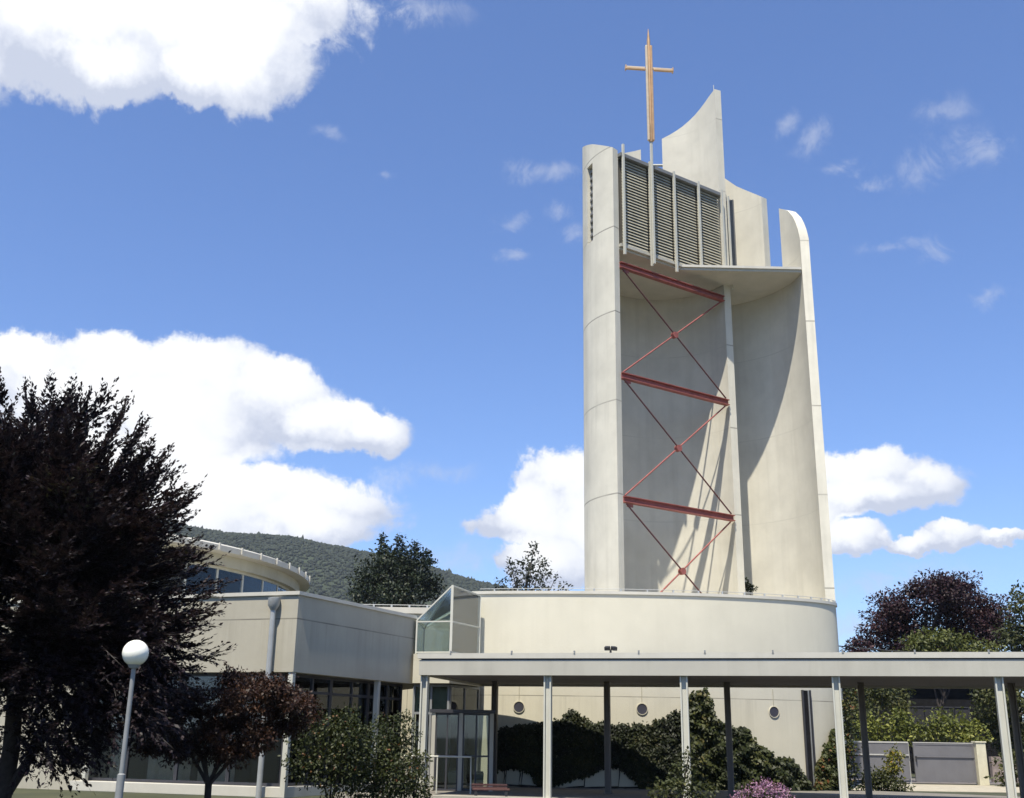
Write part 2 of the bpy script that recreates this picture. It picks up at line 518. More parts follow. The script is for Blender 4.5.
# wooded hill far behind
prof = [(-700, 470), (-300, 480), (0, 495), (110, 512), (160, 519), (200, 527), (250, 533), (300, 539), (350, 546), (400, 558), (440, 569), (490, 582), (540, 598), (600, 622), (700, 660), (820, 700), (1100, 730)]
HY = 1100.0
ridge = [at(px, py + 5, HY) for px, py in prof]
rx_ = np.array([p.x for p in ridge]); rz_ = np.array([max(p.z, 0.5) for p in ridge])
hx = np.linspace(rx_[0], rx_[-1], 160)
hv = np.linspace(0, 1, 24)


def hill_z(x, v):
    zr = np.interp(x, rx_, rz_) + 1.5 * np.sin(x * 0.05)
    prof_ = np.where(v <= 0.75, np.sin(np.clip(v / 0.75, 0, 1) * math.pi / 2) ** 1.15, np.cos(np.clip((v - 0.75) / 0.25, 0, 1) * math.pi / 2))
    return zr * prof_ + 3.0 * np.sin(x * 0.021 + v * 9) * prof_ * (1 - prof_) - 0.3


def hill_y(v): return np.where(v <= 0.75, 700 + (HY - 700) * v / 0.75, HY + 500 * (v - 0.75) / 0.25)


hb = MB()
for v in hv:
    yy = float(hill_y(v))
    for x in hx: hb.v.append(Vector((x, yy, float(hill_z(x, v)))))
for j in range(len(hv) - 1):
    for i in range(len(hx) - 1):
        a = j * 160 + i
        hb.f.append((a, a + 1, a + 161, a + 160))
m_hill = surface('hill_soil', (0.030, 0.042, 0.020), 0.95, 0.3, 0.1, 0, 0)
tag(hb.build('hill', m_hill, smooth=60), kind='structure')

import bmesh as _bm
bmx = _bm.new(); _bm.ops.create_icosphere(bmx, subdivisions=1, radius=1.0)
bv = np.array([v.co[:] for v in bmx.verts]); bf = np.array([[v.index for v in f.verts] for f in bmx.faces]); bmx.free()
nT = 46000
x0, x1 = at(-140, 500, HY).x, at(760, 660, HY).x
tx = rng.uniform(x0, x1, nT); tv = rng.uniform(0.12, 0.78, nT)
tx[:1400] = rng.uniform(x0, x1, 1400); tv[:1400] = rng.uniform(0.72, 0.76, 1400)
ty = hill_y(tv); tz = hill_z(tx, tv)
sc = 0.8 + 1.3 * rng.random(nT) ** 1.6; hh = sc * rng.uniform(0.6, 1.1, nT)
tall = rng.random(nT) < 0.05; hh[tall] *= 1.6; hh[:1400] *= rng.uniform(0.9, 2.3, 1400)
V = bv[None] * np.stack([sc, sc, hh], 1)[:, None, :] * (1 + 0.22 * rng.normal(size=(nT, len(bv), 1))) + np.stack([tx, ty, tz + hh * 0.35], 1)[:, None, :]
FI = (bf[None] + (np.arange(nT) * len(bv))[:, None, None]).reshape(-1, 3)
me = bpy.data.meshes.new('hill_forest')
me.vertices.add(nT * len(bv)); me.vertices.foreach_set('co', V.reshape(-1))
me.loops.add(len(FI) * 3); me.loops.foreach_set('vertex_index', FI.reshape(-1).astype(np.int32))
me.polygons.add(len(FI)); me.polygons.foreach_set('loop_start', np.arange(0, len(FI) * 3, 3, dtype=np.int32))
aa = me.attributes.new('tone', 'FLOAT', 'FACE')
aa.data.foreach_set('value', np.clip(np.repeat(rng.normal(0.34, 0.06, nT) + 0.14 * np.sin(tx * 0.06 + 2 * np.sin(tv * 17)) * np.sin(tv * 23 + tx * 0.02), len(bf)) + rng.normal(0, 0.07, len(FI)), 0, 1).astype(np.float32))
me.update(); me.validate()
tag(link('hill_forest', me, f_hill), 'distant wood covering the hill behind the church', 'forest', kind='stuff')

# ------------------------------------------------------------------ bell tower
TW = thing('bell_tower', 'tall white concrete bell tower of two curved shells with red cross bracing', 'tower', (7.6, 40.5, 0))
CA, RA, TA = Vector((6.05, 40.3, 0)), 2.92, 0.32
CB, RB, TB = Vector((7.52, 40.1, 0)), 4.12, 0.36


def arc(c, r_, a): return Vector((c.x + r_ * math.cos(R(a)), c.y + r_ * math.sin(R(a)), 0))


def shell(c, ri, ro, angs, tops, z0, solid, hole=None):
    """Curved wall; tops[i] at angs[i]; solid[i] tells if segment i rises to tops (else to low)."""
    mb = MB()
    n = len(angs)
    I = [arc(c, ri, a) for a in angs]; O = [arc(c, ro, a) for a in angs]

    def Z(p, z): return Vector((p.x, p.y, z))
    for i in range(n - 1):
        iv = [(z0, z0, tops[i][1], tops[i + 1][0])]
        if hole and hole[0] <= i < hole[1]:
            iv = [(z0, z0, hole[2], hole[2]), (hole[3], hole[3], tops[i][1], tops[i + 1][0])]
        for (b0, b1, t0, t1) in iv:
            mb.add([Z(I[i], b0), Z(I[i + 1], b1), Z(I[i + 1], t1), Z(I[i], t0)], [(0, 1, 2, 3)])
            mb.add([Z(O[i], b0), Z(O[i + 1], b1), Z(O[i + 1], t1), Z(O[i], t0)], [(0, 3, 2, 1)])
            mb.add([Z(I[i], t0), Z(I[i + 1], t1), Z(O[i + 1], t1), Z(O[i], t0)], [(0, 1, 2, 3)])
            mb.add([Z(I[i], b0), Z(I[i + 1], b1), Z(O[i + 1], b1), Z(O[i], b0)], [(0, 3, 2, 1)])
    for k in (0, n - 1):
        tz_ = tops[k][1] if k == 0 else tops[k][0]
        mb.add([Z(I[k], z0), Z(O[k], z0), Z(O[k], tz_), Z(I[k], tz_)], [(0, 1, 2, 3)])
    for k in range(1, n - 1):
        a, b = tops[k]
        if abs(a - b) > 1e-4: mb.add([Z(I[k], min(a, b)), Z(O[k], min(a, b)), Z(O[k], max(a, b)), Z(I[k], max(a, b))], [(0, 1, 2, 3)])
    if hole:
        for k in hole[:2]:
            mb.add([Z(I[k], hole[2]), Z(O[k], hole[2]), Z(O[k], hole[3]), Z(I[k], hole[3])], [(0, 1, 2, 3)])
    # weld
    return mb


def inner_faces(o, c, ri, ro, mat):
    o.data.materials.append(mat)
    og = ORG[o]
    for p in o.data.polygons:
        q = p.center + og
        if abs(p.normal.z) < 0.3 and math.hypot(q.x - c.x, q.y - c.y) < ri + 0.03: p.material_index = 1


def weld(o, d=0.0005):
    import bmesh
    bm = bmesh.new(); bm.from_mesh(o.data)
    bmesh.ops.remove_doubles(bm, verts=bm.verts, dist=d)
    bmesh.ops.recalc_face_normals(bm, faces=bm.faces)
    bm.to_mesh(o.data); bm.free()
    o.data.shade_smooth(); o.data.set_sharp_from_angle(angle=R(30))


def interp(x, pts):
    pts = sorted(pts)
    return float(np.interp(x, [p[0] for p in pts], [p[1] for p in pts]))


A_LOW, A_HI = 23, 227
GA0, GA1 = 79, 98
topA = [(228, 24.0), (205, 24.75), (180, 25.4), (140, 26.2), (98, 27.05), (79, 27.6), (70, 27.8), (60, 28.05), (48, 28.4), (36, 28.8), (30, 28.98), (23, 29.1)]
angs = [23, 26, 30, 36, 42, 48, 54, 60, 66, 72, 79, 85, 91, 98] + list(range(104, 194, 6)) + [196, 199, 202, 205, 209, 214, 219, 223, 227]
tops = []
for a in angs:
    z = interp(a, topA)
    if a == GA0: tops.append((z, 23.9))
    elif a == GA1: tops.append((23.9, z))
    elif GA0 < a < GA1: tops.append((23.9, 23.9))
    else: tops.append((z, z))
hi0 = angs.index(196)
oA = shell(CA, RA, RA + TA, angs, tops, 0.0, None, (hi0, hi0 + 3, 20.45, 23.9)).build('shell', m_shell, TW); weld(oA); inner_faces(oA, CA, RA, RA + TA, m_shell_in)
sl = MB()
p0, p1 = arc(CA, RA + TA * 0.5, 196), arc(CA, RA + TA * 0.5, 205)
for k in range(11):
    z = 20.5 + k * 0.315
    sl.bar((p0.x, p0.y, z + 0.05), (p1.x, p1.y, z + 0.05), 0.10, 0.10)
sl.build('slot_louvre', m_panelgrey, TW)
q0, q1 = arc(CA, RA + 0.03, 195.8), arc(CA, RA + 0.03, 205.2)
MB().bar((q0.x, q0.y, 22.17), (q1.x, q1.y, 22.17), 0.03, 3.44).build('slot_backing', m_dark, TW)

angB = [-1, 2, 5, 8, 11, 14, 18, 23, 26, 30, 34, 37, 42, 46, 50, 54, 58, 62, 66, 70, 75, 80]
topB = [(-1, 21.2), (2, 21.75), (5, 22.15), (8, 22.5), (14, 23.0), (20, 23.3), (26, 23.55), (37, 24.45), (54, 25.4), (66, 26.3), (80, 27.0)]
topsB = []
for a in angB:
    z = interp(a, topB)
    if a == 23: topsB.append((z, 19.9))
    elif a == 37: topsB.append((19.9, z))
    elif 23 < a < 37: topsB.append((19.9, 19.9))
    else: topsB.append((z, z))
oB = shell(CB, RB, RB + TB, angB, topsB, 0.0, None).build('shell', m_shell_b, TW); weld(oB); inner_faces(oB, CB, RB, RB + TB, m_shell_in)

PL, PR = arc(CA, RA, A_HI), arc(CA, RA, A_LOW)
PLo, PRo = arc(CA, RA + TA, A_HI), arc(CA, RA + TA, A_LOW)
ch = (PR - PL).normalized(); chn = Vector((ch.y, -ch.x, 0))     # chn points out of the tower, towards the forecourt
CL = (PR - PL).length
# flat slab between the shells
ZS = 19.72
S0 = PL + ch * (CL * 0.565)
Bn = arc(CB, RB, 1.5)
poly = [PL + ch * 0.01, S0 - chn * 0.0, Vector((Bn.x - 0.01, Bn.y - 0.12, 0))]
poly += [arc(CB, RB - 0.01, a) for a in range(4, 81, 4)]
poly += [arc(CA, RA + TA + 0.01, a) for a in (70, 60, 50, 40, 31, 23)] + [arc(CA, RA - 0.01, a) for a in range(23, 227, 6)]
MB().prism([(p.x, p.y) for p in poly], ZS, ZS + 0.1).build('roof_slab', m_slab, TW)
sf = MB(); sf.bar((S0 + Vector((0, 0, ZS + 0.155)) + Vector((0.02, -0.03, 0))), Vector((Bn.x - 0.02, Bn.y - 0.15, ZS + 0.155)), 0.08, 0.10)
sf.build('slab_edge', m_cap, TW)
# louvre screen along the chord
LZ0, LZ1 = 19.90, 23.75
fr = [0.02, 0.268, 0.50, 0.745, 0.985]
for k in range(4):
    a = PL + ch * (CL * fr[k] + 0.05); b = PL + ch * (CL * fr[k + 1] - 0.05)
    pb = MB()
    nsl = 29
    for q in range(nsl):
        z = LZ0 + 0.06 + (LZ1 - LZ0 - 0.1) * q / nsl
        up = (chn * 0.90 + Vector((0, 0, 0.43))).normalized()
        pb.box(((a + b) / 2) + Vector((0, 0, z + 0.06)) + chn * 0.03, ((b - a).length, 0.108, 0.018), ch, up)
    lo = pb.build('louvre_panel', m_louvre, TW)
    MB().bar(a - ch * 0.05 + Vector((0, 0, (LZ0 + LZ1) / 2)) - chn * 0.10, b + ch * 0.05 + Vector((0, 0, (LZ0 + LZ1) / 2)) - chn * 0.10, 0.04, LZ1 - LZ0 - 0.02).build('backing', m_screenback, lo)
rb = MB()
rb.bar(PL + Vector((0, 0, LZ1 + 0.05)) + chn * 0.06, PR + Vector((0, 0, LZ1 + 0.05)) + chn * 0.06, 0.26, 0.14)
rb.build('top_rail', m_panelgrey, TW)
MB().bar(PL + Vector((0, 0, LZ0 - 0.03)) + chn * 0.05, S0 + Vector((0, 0, LZ0 - 0.03)) + chn * 0.05, 0.14, 0.12).build('bottom_rail', m_fascia, TW)
for k, (zb, zt) in enumerate(((19.45, 24.25), (19.35, 23.95), (19.45, 23.95), (19.9, 23.95), (19.85, 24.0))):
    p = PL + ch * (CL * fr[k]) + chn * 0.2
    MB().box((p.x, p.y, (zb + zt) / 2), (0.085, 0.085, zt - zb), ch).build('screen_post', m_white, TW)
p = PRo + chn * 0.1 + ch * 0.02
MB().box((p.x, p.y, 21.7), (0.07, 0.07, 4.3), ch).build('screen_post', m_white, TW)
# red steel bracing
ZB = [19.05, 14.55, 9.85]
for z in ZB:
    a = PL + ch * 0.0 + Vector((0, 0, z)); b = PR + Vector((0, 0, z)) - ch * 0.08
    bm_ = MB()
    bm_.bar(a + Vector((0, 0, .10)), b + Vector((0, 0, .10)), 0.22, 0.03).bar(a - Vector((0, 0, .10)), b - Vector((0, 0, .10)), 0.22, 0.03).bar(a, b, 0.03, 0.17)
    bm_.bar(a + ch * 0.15 + Vector((0, 0, -0.2)) + chn * 0.02, a + ch * 0.45 + Vector((0, 0, -0.2)) + chn * 0.02, 0.02, 0.12)
    bm_.build('bracing_beam', m_red, TW)
ZB4 = ZB + [5.2]
for k in range(3):
    zt, zb = ZB4[k] - 0.16, ZB4[k + 1] + 0.16
    a1 = PL + ch * 0.12 + Vector((0, 0, zt)); b1 = PR - ch * 0.22 + Vector((0, 0, zb))
    a2 = PL + ch * 0.12 + Vector((0, 0, zb)); b2 = PR - ch * 0.22 + Vector((0, 0, zt))
    MB().tube([a1 + chn * 0.035, b1 + chn * 0.035], 0.03, 8).build('brace_rod', m_darkred, TW, smooth=50)
    MB().tube([a2 - chn * 0.035, b2 - chn * 0.035], 0.032, 8).build('brace_rod', m_red, TW, smooth=50)
    c = (a1 + b1 + a2 + b2) / 4
    n_ = 14
    pl = MB()
    ring = [c + (ch * math.cos(2 * math.pi * q / n_) + Vector((0, 0, 1)) * math.sin(2 * math.pi * q / n_)) * 0.13 for q in range(n_)]
    pl.add([p + chn * 0.085 for p in ring] + [p - chn * 0.085 for p in ring], [tuple(range(n_)), tuple(reversed(range(n_, 2 * n_)))] + [(i, (i + 1) % n_, n_ + (i + 1) % n_, n_ + i) for i in range(n_)])
    pl.build('gusset_plate', m_red, TW)
# tall grey shaft panel on the slab, strut behind the screen
def b_angle(px):
    lo, hi = 20.0, 80.0
    for _ in range(40):
        m_ = (lo + hi) / 2; p = arc(CB, RB, m_); v = Vector((p.x, p.y, 20.8)) - CAM
        if 512 + F * v.dot(cr) / v.dot(fwd) > px: lo = m_
        else: hi = m_
    return lo


dd = arc(CB, RB - 0.05, b_angle(728.5)); de = arc(CB, RB - 0.05, b_angle(738))
MB().bar((dd.x, dd.y, 22.3), (de.x, de.y, 22.3), 0.06, 4.9).build('shaft_panel', m_panelgrey, TW)
sA, sB = arc(CA, RA + 0.1, GA1), arc(CA, RA + 0.1, GA0)
MB().tube([(sA.x, sA.y, 26.3), (sB.x, sB.y, 26.3)], 0.06, 8).build('strut', m_white, TW, smooth=50)
MB().tube([(arc(CA, RA + .16, 28).x, arc(CA, RA + .16, 28).y, 28.9), (arc(CA, RA + .16, 28).x, arc(CA, RA + .16, 28).y, 29.5)], 0.02, 6).build('lightning_rod', m_zinc, TW)

# ------------------------------------------------------------------ cross on the tower
pc = PL + ch * (CL * fr[1]) + chn * 0.32
CR = thing('tower_cross', 'slender gilded cross on a mast above the louvred bell chamber', 'cross', (pc.x, pc.y, 19.4))
MB().box((pc.x, pc.y, 22.1), (0.085, 0.085, 5.4), ch).build('mast', m_white, CR)
MB().box((pc.x, pc.y, 25.2), (0.14, 0.12, 0.8), ch).build('socket', m_gold, CR)
ax = Vector((0.995, 0.08, 0)).normalized(); ay = Vector((ax.y, -ax.x, 0))
for o_ in (-0.10, 0.10):
    q = pc + ax * o_
    MB().box((q.x, q.y, 27.12), (0.085, 0.12, 4.5), ax).build('upright', m_goldlight if o_ < 0 else m_gold, CR, bevel=0.015)
MB().tube([(pc.x, pc.y, 24.8), (pc.x, pc.y, 29.6), (pc.x, pc.y, 30.2)], [0.075, 0.075, 0.01], 8).build('spire_rod', m_gold, CR, smooth=40)
for sgn in (-1, 1):
    for o_, z in ((-0.07, 28.32), (0.07, 28.16)):
        a = pc + ax * (0.17 * sgn) + ay * o_ + Vector((0, 0, z)); b = pc + ax * (0.98 * sgn) + ay * o_ + Vector((0, 0, z))
        MB().bar(a, b, 0.09, 0.085).build('crossbar', m_goldlight if z > 28.3 else m_gold, CR, bevel=0.015)
    e = pc + ax * (0.99 * sgn) + Vector((0, 0, 28.24))
    MB().box(e, (0.05, 0.17, 0.20), ax).build('end_plate', m_gold, CR, bevel=0.01)

# ------------------------------------------------------------------ rotunda
EC, EA, EB = Vector((3.8, 40.0, 0)), 8.15, 2.8
RZ = 6.42


def ell(X):
    t_ = max(-1, min(1, (X - EC.x) / EA))
    return Vector((X, EC.y - EB * math.sqrt(max(0, 1 - t_ * t_)), 0))


th0 = math.acos((-1.25 - EC.x) / EA)
front = []
for k in range(61):
    w = -th0 + th0 * k / 60
    front.append(Vector((EC.x + EA * math.cos(w), EC.y + EB * math.sin(w), 0)))
back = [Vector((EC.x + EA * math.cos(R(w)), EC.y + 6.5 * math.sin(R(w)), 0)) for w in range(6, 91, 6)] + [Vector((-1.25, 46.5, 0))]
outline = front + back
RO = thing('rotunda', 'low cream curved hall at the foot of the bell tower with round windows', 'building', (3.8, 40, 0))


# wall as one closed curved sheet with openings for the round windows and the slit
def wall_panel():
    mb = MB()
    mb.prism([(p.x, p.y) for p in outline], 0, RZ - 0.30)
    return mb


ow = wall_panel().build('wall', m_rot, RO); weld(ow)
MB().strip(outline, RZ - 0.30, RZ - 0.10, -0.25, 0.0, True).build('parapet', m_rot, RO, smooth=30)
MB().strip(outline, RZ - 0.10, RZ, -0.3, 0.05, True).build('coping', m_cap, RO, smooth=30)
lw = MB()
for i in range(3, 60, 3):
    p = front[i]; lw.box((p.x, p.y + 0.05, RZ + 0.045), (0.05, 0.08, 0.09))
lw.tube([(p.x, p.y + 0.05, RZ + 0.085) for p in front[1:]], 0.011, 5)
lw.build('lightning_wire', m_zinc, RO)
for px, py in ((519, 707), (642, 709), (774, 712)):
    X = xat(px, 37.5, 2.55)
    p = ell(X); X = xat(px, p.y, 2.55); p = ell(X)
    z = at(px, py, p.y).z
    tx_ = ell(X + 0.1) - ell(X - 0.1); tx_.normalize(); nx = Vector((tx_.y, -tx_.x, 0))
    n_ = 28

    def ring(r_, off): return [Vector((p.x, p.y, z)) + nx * off + (tx_ * math.cos(2 * math.pi * q / n_) + Vector((0, 0, 1)) * math.sin(2 * math.pi * q / n_)) * r_ for q in range(n_)]
    wr = MB()
    r1, r2, r3, r4 = ring(0.19, -0.03), ring(0.19, 0.03), ring(0.17, 0.03), ring(0.17, -0.005)
    wr.add(r1 + r2 + r3 + r4, [(b * n_ + q, b * n_ + (q + 1) % n_, (b + 1) * n_ + (q + 1) % n_, (b + 1) * n_ + q) for b in range(3) for q in range(n_)])
    w_ = wr.build('round_window', m_base, RO, smooth=40)
    pn = MB(); r5, r6 = ring(0.169, 0.012), ring(0.169, -0.02)
    pn.add(r5 + r6, [tuple(range(n_)), tuple(reversed(range(n_, 2 * n_)))] + [(q, (q + 1) % n_, n_ + (q + 1) % n_, n_ + q) for q in range(n_)])
    pn.build('pane', m_porthole, w_)
    ln = MB(); ln.box(Vector((p.x, p.y, (z + 0.21 + 3.3) / 2)) + nx * 0.006, (0.018, 0.012, 3.3 - z - 0.21), tx_)
    ln.build('expansion_joint', m_louvre, RO)
# slit
ps = ell(xat(806, 38.6, 1.6)); ts = (ell(ps.x + .1) - ell(ps.x - .1)).normalized(); ns = Vector((ts.y, -ts.x, 0))
fs = MB()
for o_ in (-0.16, 0.16): fs.box(Vector((ps.x, ps.y, 1.75)) + ts * o_ + ns * 0.03, (0.04, 0.10, 3.1), ts)
sw = fs.build('slit_window', m_frame, RO)
MB().box(Vector((ps.x, ps.y, 1.75)) + ns * 0.02, (0.28, 0.04, 3.08), ts).build('pane', m_shed, sw)
MB().box(Vector((ps.x, ps.y, 1.75)) + ns * 0.045 + ts * 0.08, (0.04, 0.05, 3.08), ts).build('mullion', m_lamp, sw)

# ------------------------------------------------------------------ left wing
WC = Vector((xat(299, 30.0, 5.3), 30.0, 0))
WL1 = Vector((xat(97, 32.2, 5.3), 32.2, 0))
wl = (WL1 - WC).normalized(); WL2 = WC + wl * 13
WR = Vector((xat(414, 35.9, 4.4), 35.9, 0))
WT, WB0 = 5.36, 3.2
WG = thing('church_wing', 'beige flat roofed wing with recessed glazed ground floor and white posts', 'building', (WC.x, WC.y, 0))
pathW = [WL2, WC, WR]
wl_n = Vector((wl.y, -wl.x, 0)); wl_n = wl_n if wl_n.y < 0 else -wl_n
wr_ = (WR - WC).normalized(); wr_n = Vector((wr_.y, -wr_.x, 0))
BK = [Vector((WR.x, 39, 0)), Vector((WR.x - 2, 44, 0)), Vector((WL2.x + 1, 46, 0))]
polyW = [WL2, WC, WR] + BK
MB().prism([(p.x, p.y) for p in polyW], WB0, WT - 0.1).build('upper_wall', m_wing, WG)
cp = MB().prism([(p.x + d.x, p.y + d.y) for p, d in ((WL2, wl_n * .05), (WC, wl_n * .05 + wr_n * .05), (WR, wr_n * .05), (BK[0], Vector((0, 0, 0))), (BK[1], Vector((0, 0, 0))), (BK[2], Vector((0, 0, 0))))], WT - 0.1, WT)
cp.build('roof', m_cap, WG)
inset = 0.40


def inw(p, dn): return p - dn * inset


gC = WC - (wl_n + wr_n).normalized() * inset * 1.25
gL1 = WL1 + wl * 0.0 - wl_n * inset
gR = WR - wr_n * inset
# solid part beyond the glazing, on the left
sL = gL1 + wl * 0.12
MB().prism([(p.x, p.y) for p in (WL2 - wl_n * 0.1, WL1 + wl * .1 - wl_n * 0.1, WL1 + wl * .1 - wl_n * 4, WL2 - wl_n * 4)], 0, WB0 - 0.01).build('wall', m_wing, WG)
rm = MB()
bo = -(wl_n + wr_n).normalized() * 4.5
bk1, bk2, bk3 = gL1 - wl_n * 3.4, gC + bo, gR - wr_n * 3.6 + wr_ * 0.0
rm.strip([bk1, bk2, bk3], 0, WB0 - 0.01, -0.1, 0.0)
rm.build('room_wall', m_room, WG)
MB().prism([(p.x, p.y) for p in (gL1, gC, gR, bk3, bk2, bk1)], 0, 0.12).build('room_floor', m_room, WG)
MB().strip([gL1 + wl * .1, gC, gR], 0.0, 0.26, -0.12, 0.42).build('sill', m_cap, WG, bevel=0.01)


def bay(parent, a, b, z0, z1, posts, transom=None, pane_mat=None, fw=0.07, fmat=None):
    """One glazed bay: frame with its pane."""
    d = (b - a).normalized()
    fb = MB()
    for z in [z0 + fw / 2, z1 - fw / 2] + ([transom] if transom else []):
        fb.bar(a + Vector((0, 0, z)), b + Vector((0, 0, z)), 0.08, fw)
    for k in posts:
        p = a + (b - a) * k
        fb.box((p.x, p.y, (z0 + z1) / 2), (fw, 0.074, z1 - z0 - 2 * fw - 0.002), d)
    w_ = fb.build('window', fmat or m_frame, parent)
    MB().bar(a + Vector((0, 0, (z0 + z1) / 2)), b + Vector((0, 0, (z0 + z1) / 2)), 0.012, z1 - z0 - 0.02).build('pane', pane_mat or g_win, w_)
    return w_


LENL = (gL1 - gC).length
cuts = [0, 0.22, 0.48, 0.74, 1.0]
for k in range(4):
    bay(WG, gL1 + (gC - gL1) * cuts[k], gL1 + (gC - gL1) * cuts[k + 1], 0.27, WB0 - 0.02, (0.01, 0.99), 2.75)
for k in range(3):
    bay(WG, gC + (gR - gC) * (k / 3), gC + (gR - gC) * ((k + 1) / 3), 0.27, WB0 - 0.02, (0.015, 0.55, 0.985), 2.72)


def curtain(a, b, z0=0.2, z1=2.65, wavy=0.03):
    d = (b - a); n_ = max(6, int(d.length / 0.06)); nn = Vector((d.y, -d.x, 0)).normalized()
    pts = [a + d * (i / n_) + nn * wavy * math.sin(i * 1.9) for i in range(n_ + 1)]
    MB().strip(pts, z0, z1, 0, 0.012).build('curtain', m_curtain, WG, smooth=80)


for k0, k1 in ((0.10, 0.16), (0.30, 0.52), (0.56, 0.74)):
    curtain(gL1 + (gC - gL1) * k0 - wl_n * 0.3, gL1 + (gC - gL1) * k1 - wl_n * 0.3)
for k0, k1 in ((0.10, 0.22), (0.34, 0.52), (0.80, 0.98)):
    curtain(gC + (gR - gC) * k0 - wr_n * 0.3, gC + (gR - gC) * k1 - wr_n * 0.3)
# slender white posts under the overhang
for p in (WC - (wl_n + wr_n).normalized() * 0.14, WC + (WR - WC) * 0.70 - wr_n * 0.12, WL1 - wl_n * 0.12 + wl * -0.25):
    MB().box((p.x, p.y, WB0 / 2), (0.15, 0.15, WB0), wl).build('post', m_white, WG, bevel=0.01)
hp = WC + wl * 0.68 + wl_n * 0.14
dp = MB(); dp.tube([(hp.x, hp.y, 0), (hp.x, hp.y, 4.9)], 0.075, 12)
pipe = dp.build('downpipe', m_zinc, WG, smooth=50)
MB().lathe((hp.x, hp.y, 4.85), [(0.075, -0.02), (0.16, 0.12), (0.17, 0.32), (0.13, 0.33)], 14).build('hopper', m_zinc, pipe, smooth=40)

# drum behind the wing
DC, DR, DZ = Vector((-24.6, 50, 0)), 15.2, 8.45
DM = thing('drum_hall', 'round beige hall with clerestory windows and projecting roof rim behind the dark tree', 'building', (DC.x, DC.y, 0))


def circ(r_, n=96, a0=0, a1=360): return [Vector((DC.x + r_ * math.cos(R(a0 + (a1 - a0) * k / n)), DC.y + r_ * math.sin(R(a0 + (a1 - a0) * k / n)), 0)) for k in range(n)]


MB().prism([(p.x, p.y) for p in circ(DR - 0.75)], 0, 6.28).build('wall', m_drum, DM, smooth=30)
MB().prism([(p.x, p.y) for p in circ(DR - 0.5)], 7.98, 8.44).build('fascia_band', m_drum, DM, smooth=30)
MB().lathe((DC.x, DC.y, 8.44), [(DR - 0.55, 0.0), (DR - 0.02, 0.02), (DR, 0.24), (DR - 0.25, 0.34), (DR - 4, 0.46), (0.01, 0.6)], 120).build('roof', m_cap, DM, smooth=25)
MB().prism([(p.x, p.y) for p in circ(DR - 2.2)], 6.28, 7.98).build('inner_wall', m_room, DM, smooth=30)
nW = 54
cw = circ(DR - 0.8, nW)
for k in range(nW):
    a, b = cw[k], cw[(k + 1) % nW]
    mid_ = (a + b) / 2
    if mid_.y > DC.y + 2: continue
    bay(DM, a, b, 6.28, 7.98, (0.0,), None, g_win, 0.09, m_white)
for k in range(72):
    w = R(k * 5)
    if math.sin(w) > 0.1: continue
    p = Vector((DC.x + (DR + 0.02) * math.cos(w), DC.y + (DR + 0.02) * math.sin(w), 8.62))
    MB().box(p, (0.06, 0.07, 0.27), (math.cos(w), math.sin(w), 0)).build('rim_clip', m_cap, DM)

# link hall behind
LH = thing('link_hall', 'low cream sheet clad hall between the drum and the rotunda', 'building', (-4, 47, 0))
lx0, lx1 = xat(338, 46, 6.7), -1.5
lz = 6.75
MB().prism([(lx0, 46), (lx1, 46), (lx1, 52), (lx0, 52)], 0, lz - 0.25).build('wall', m_seam, LH)
sm = MB()
x = lx0 + 0.3
while x < lx1:
    sm.box((x, 45.985, lz / 2), (0.03, 0.03, lz - 0.6)); x += 0.55
sm.build('standing_seam', m_seam, LH)
MB().prism([(lx0 - .1, 45.9), (lx1 + .1, 45.9), (lx1 + .1, 52.1), (lx0 - .1, 52.1)], lz - 0.25, lz).build('roof', m_cap, LH)
lw = MB()
x = lx0
while x < lx1: lw.box((x, 46.0, lz + 0.05), (0.07, 0.07, 0.1)); x += 0.75
lw.tube([(lx0, 46, lz + .1), (lx1, 46, lz + .1)], 0.014, 5)
lw.build('lightning_wire', m_zinc, LH)

# ------------------------------------------------------------------ entrance: base block, skylight, vestibule
EN = thing('entrance_block', 'cream lintel block over the glazed entrance between wing and rotunda', 'building', (-2.2, 36, 0))
eL, eR = WR + Vector((0.02, -0.25, 0)), Vector((xat(481, 37.3, 5), 37.3, 0))
eC = Vector((xat(450, 35.4, 3.8), 35.35, 0))
MB().prism([(p.x, p.y) for p in (eL, eC, eR, Vector((-1.3, 39, 0)), Vector((WR.x + .02, 39, 0)))], WB0 + 0.013, 4.12).build('lintel', m_base, EN)
gl0, gl1, gl2 = eL + Vector((0.03, .25, 0)), eC + Vector((0, .3, 0)), eR + Vector((-.03, .2, 0))
bay(EN, gl0, gl1, 0.1, WB0 - 0.02, (0.02, 0.5, 0.98), 2.3, g_ent, 0.07, m_lamp)
bay(EN, gl1, gl2, 0.1, WB0 - 0.02, (0.02, 0.5, 0.98), 2.3, g_ent, 0.07, m_lamp)
bl = MB()
for a, b in ((gl0, gl1), (gl1, gl2)):
    bl.bar(a + Vector((0, .15, 2.75)), b + Vector((0, .15, 2.75)), 0.02, 0.85)
bl.build('blind', m_curtain, EN)
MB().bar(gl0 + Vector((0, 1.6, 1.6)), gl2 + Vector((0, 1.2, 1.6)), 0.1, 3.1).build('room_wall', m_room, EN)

SK = thing('glass_skylight', 'pointed glass lantern over the entrance with a sloping roof', 'skylight', (-2.3, 36.3, 4.12))
kL, kC, kR, kB = eL + Vector((0.06, 0.1, 0)), eC + Vector((0, 0.1, 0)), eR + Vector((-0.05, 0.05, 0)), Vector((WR.x + 0.1, 38.6, 0))
zb = 4.13
zl, zc, zr, zk = 5.2, 6.3, 6.22, 5.2


def up_(p, z): return Vector((p.x, p.y, z))


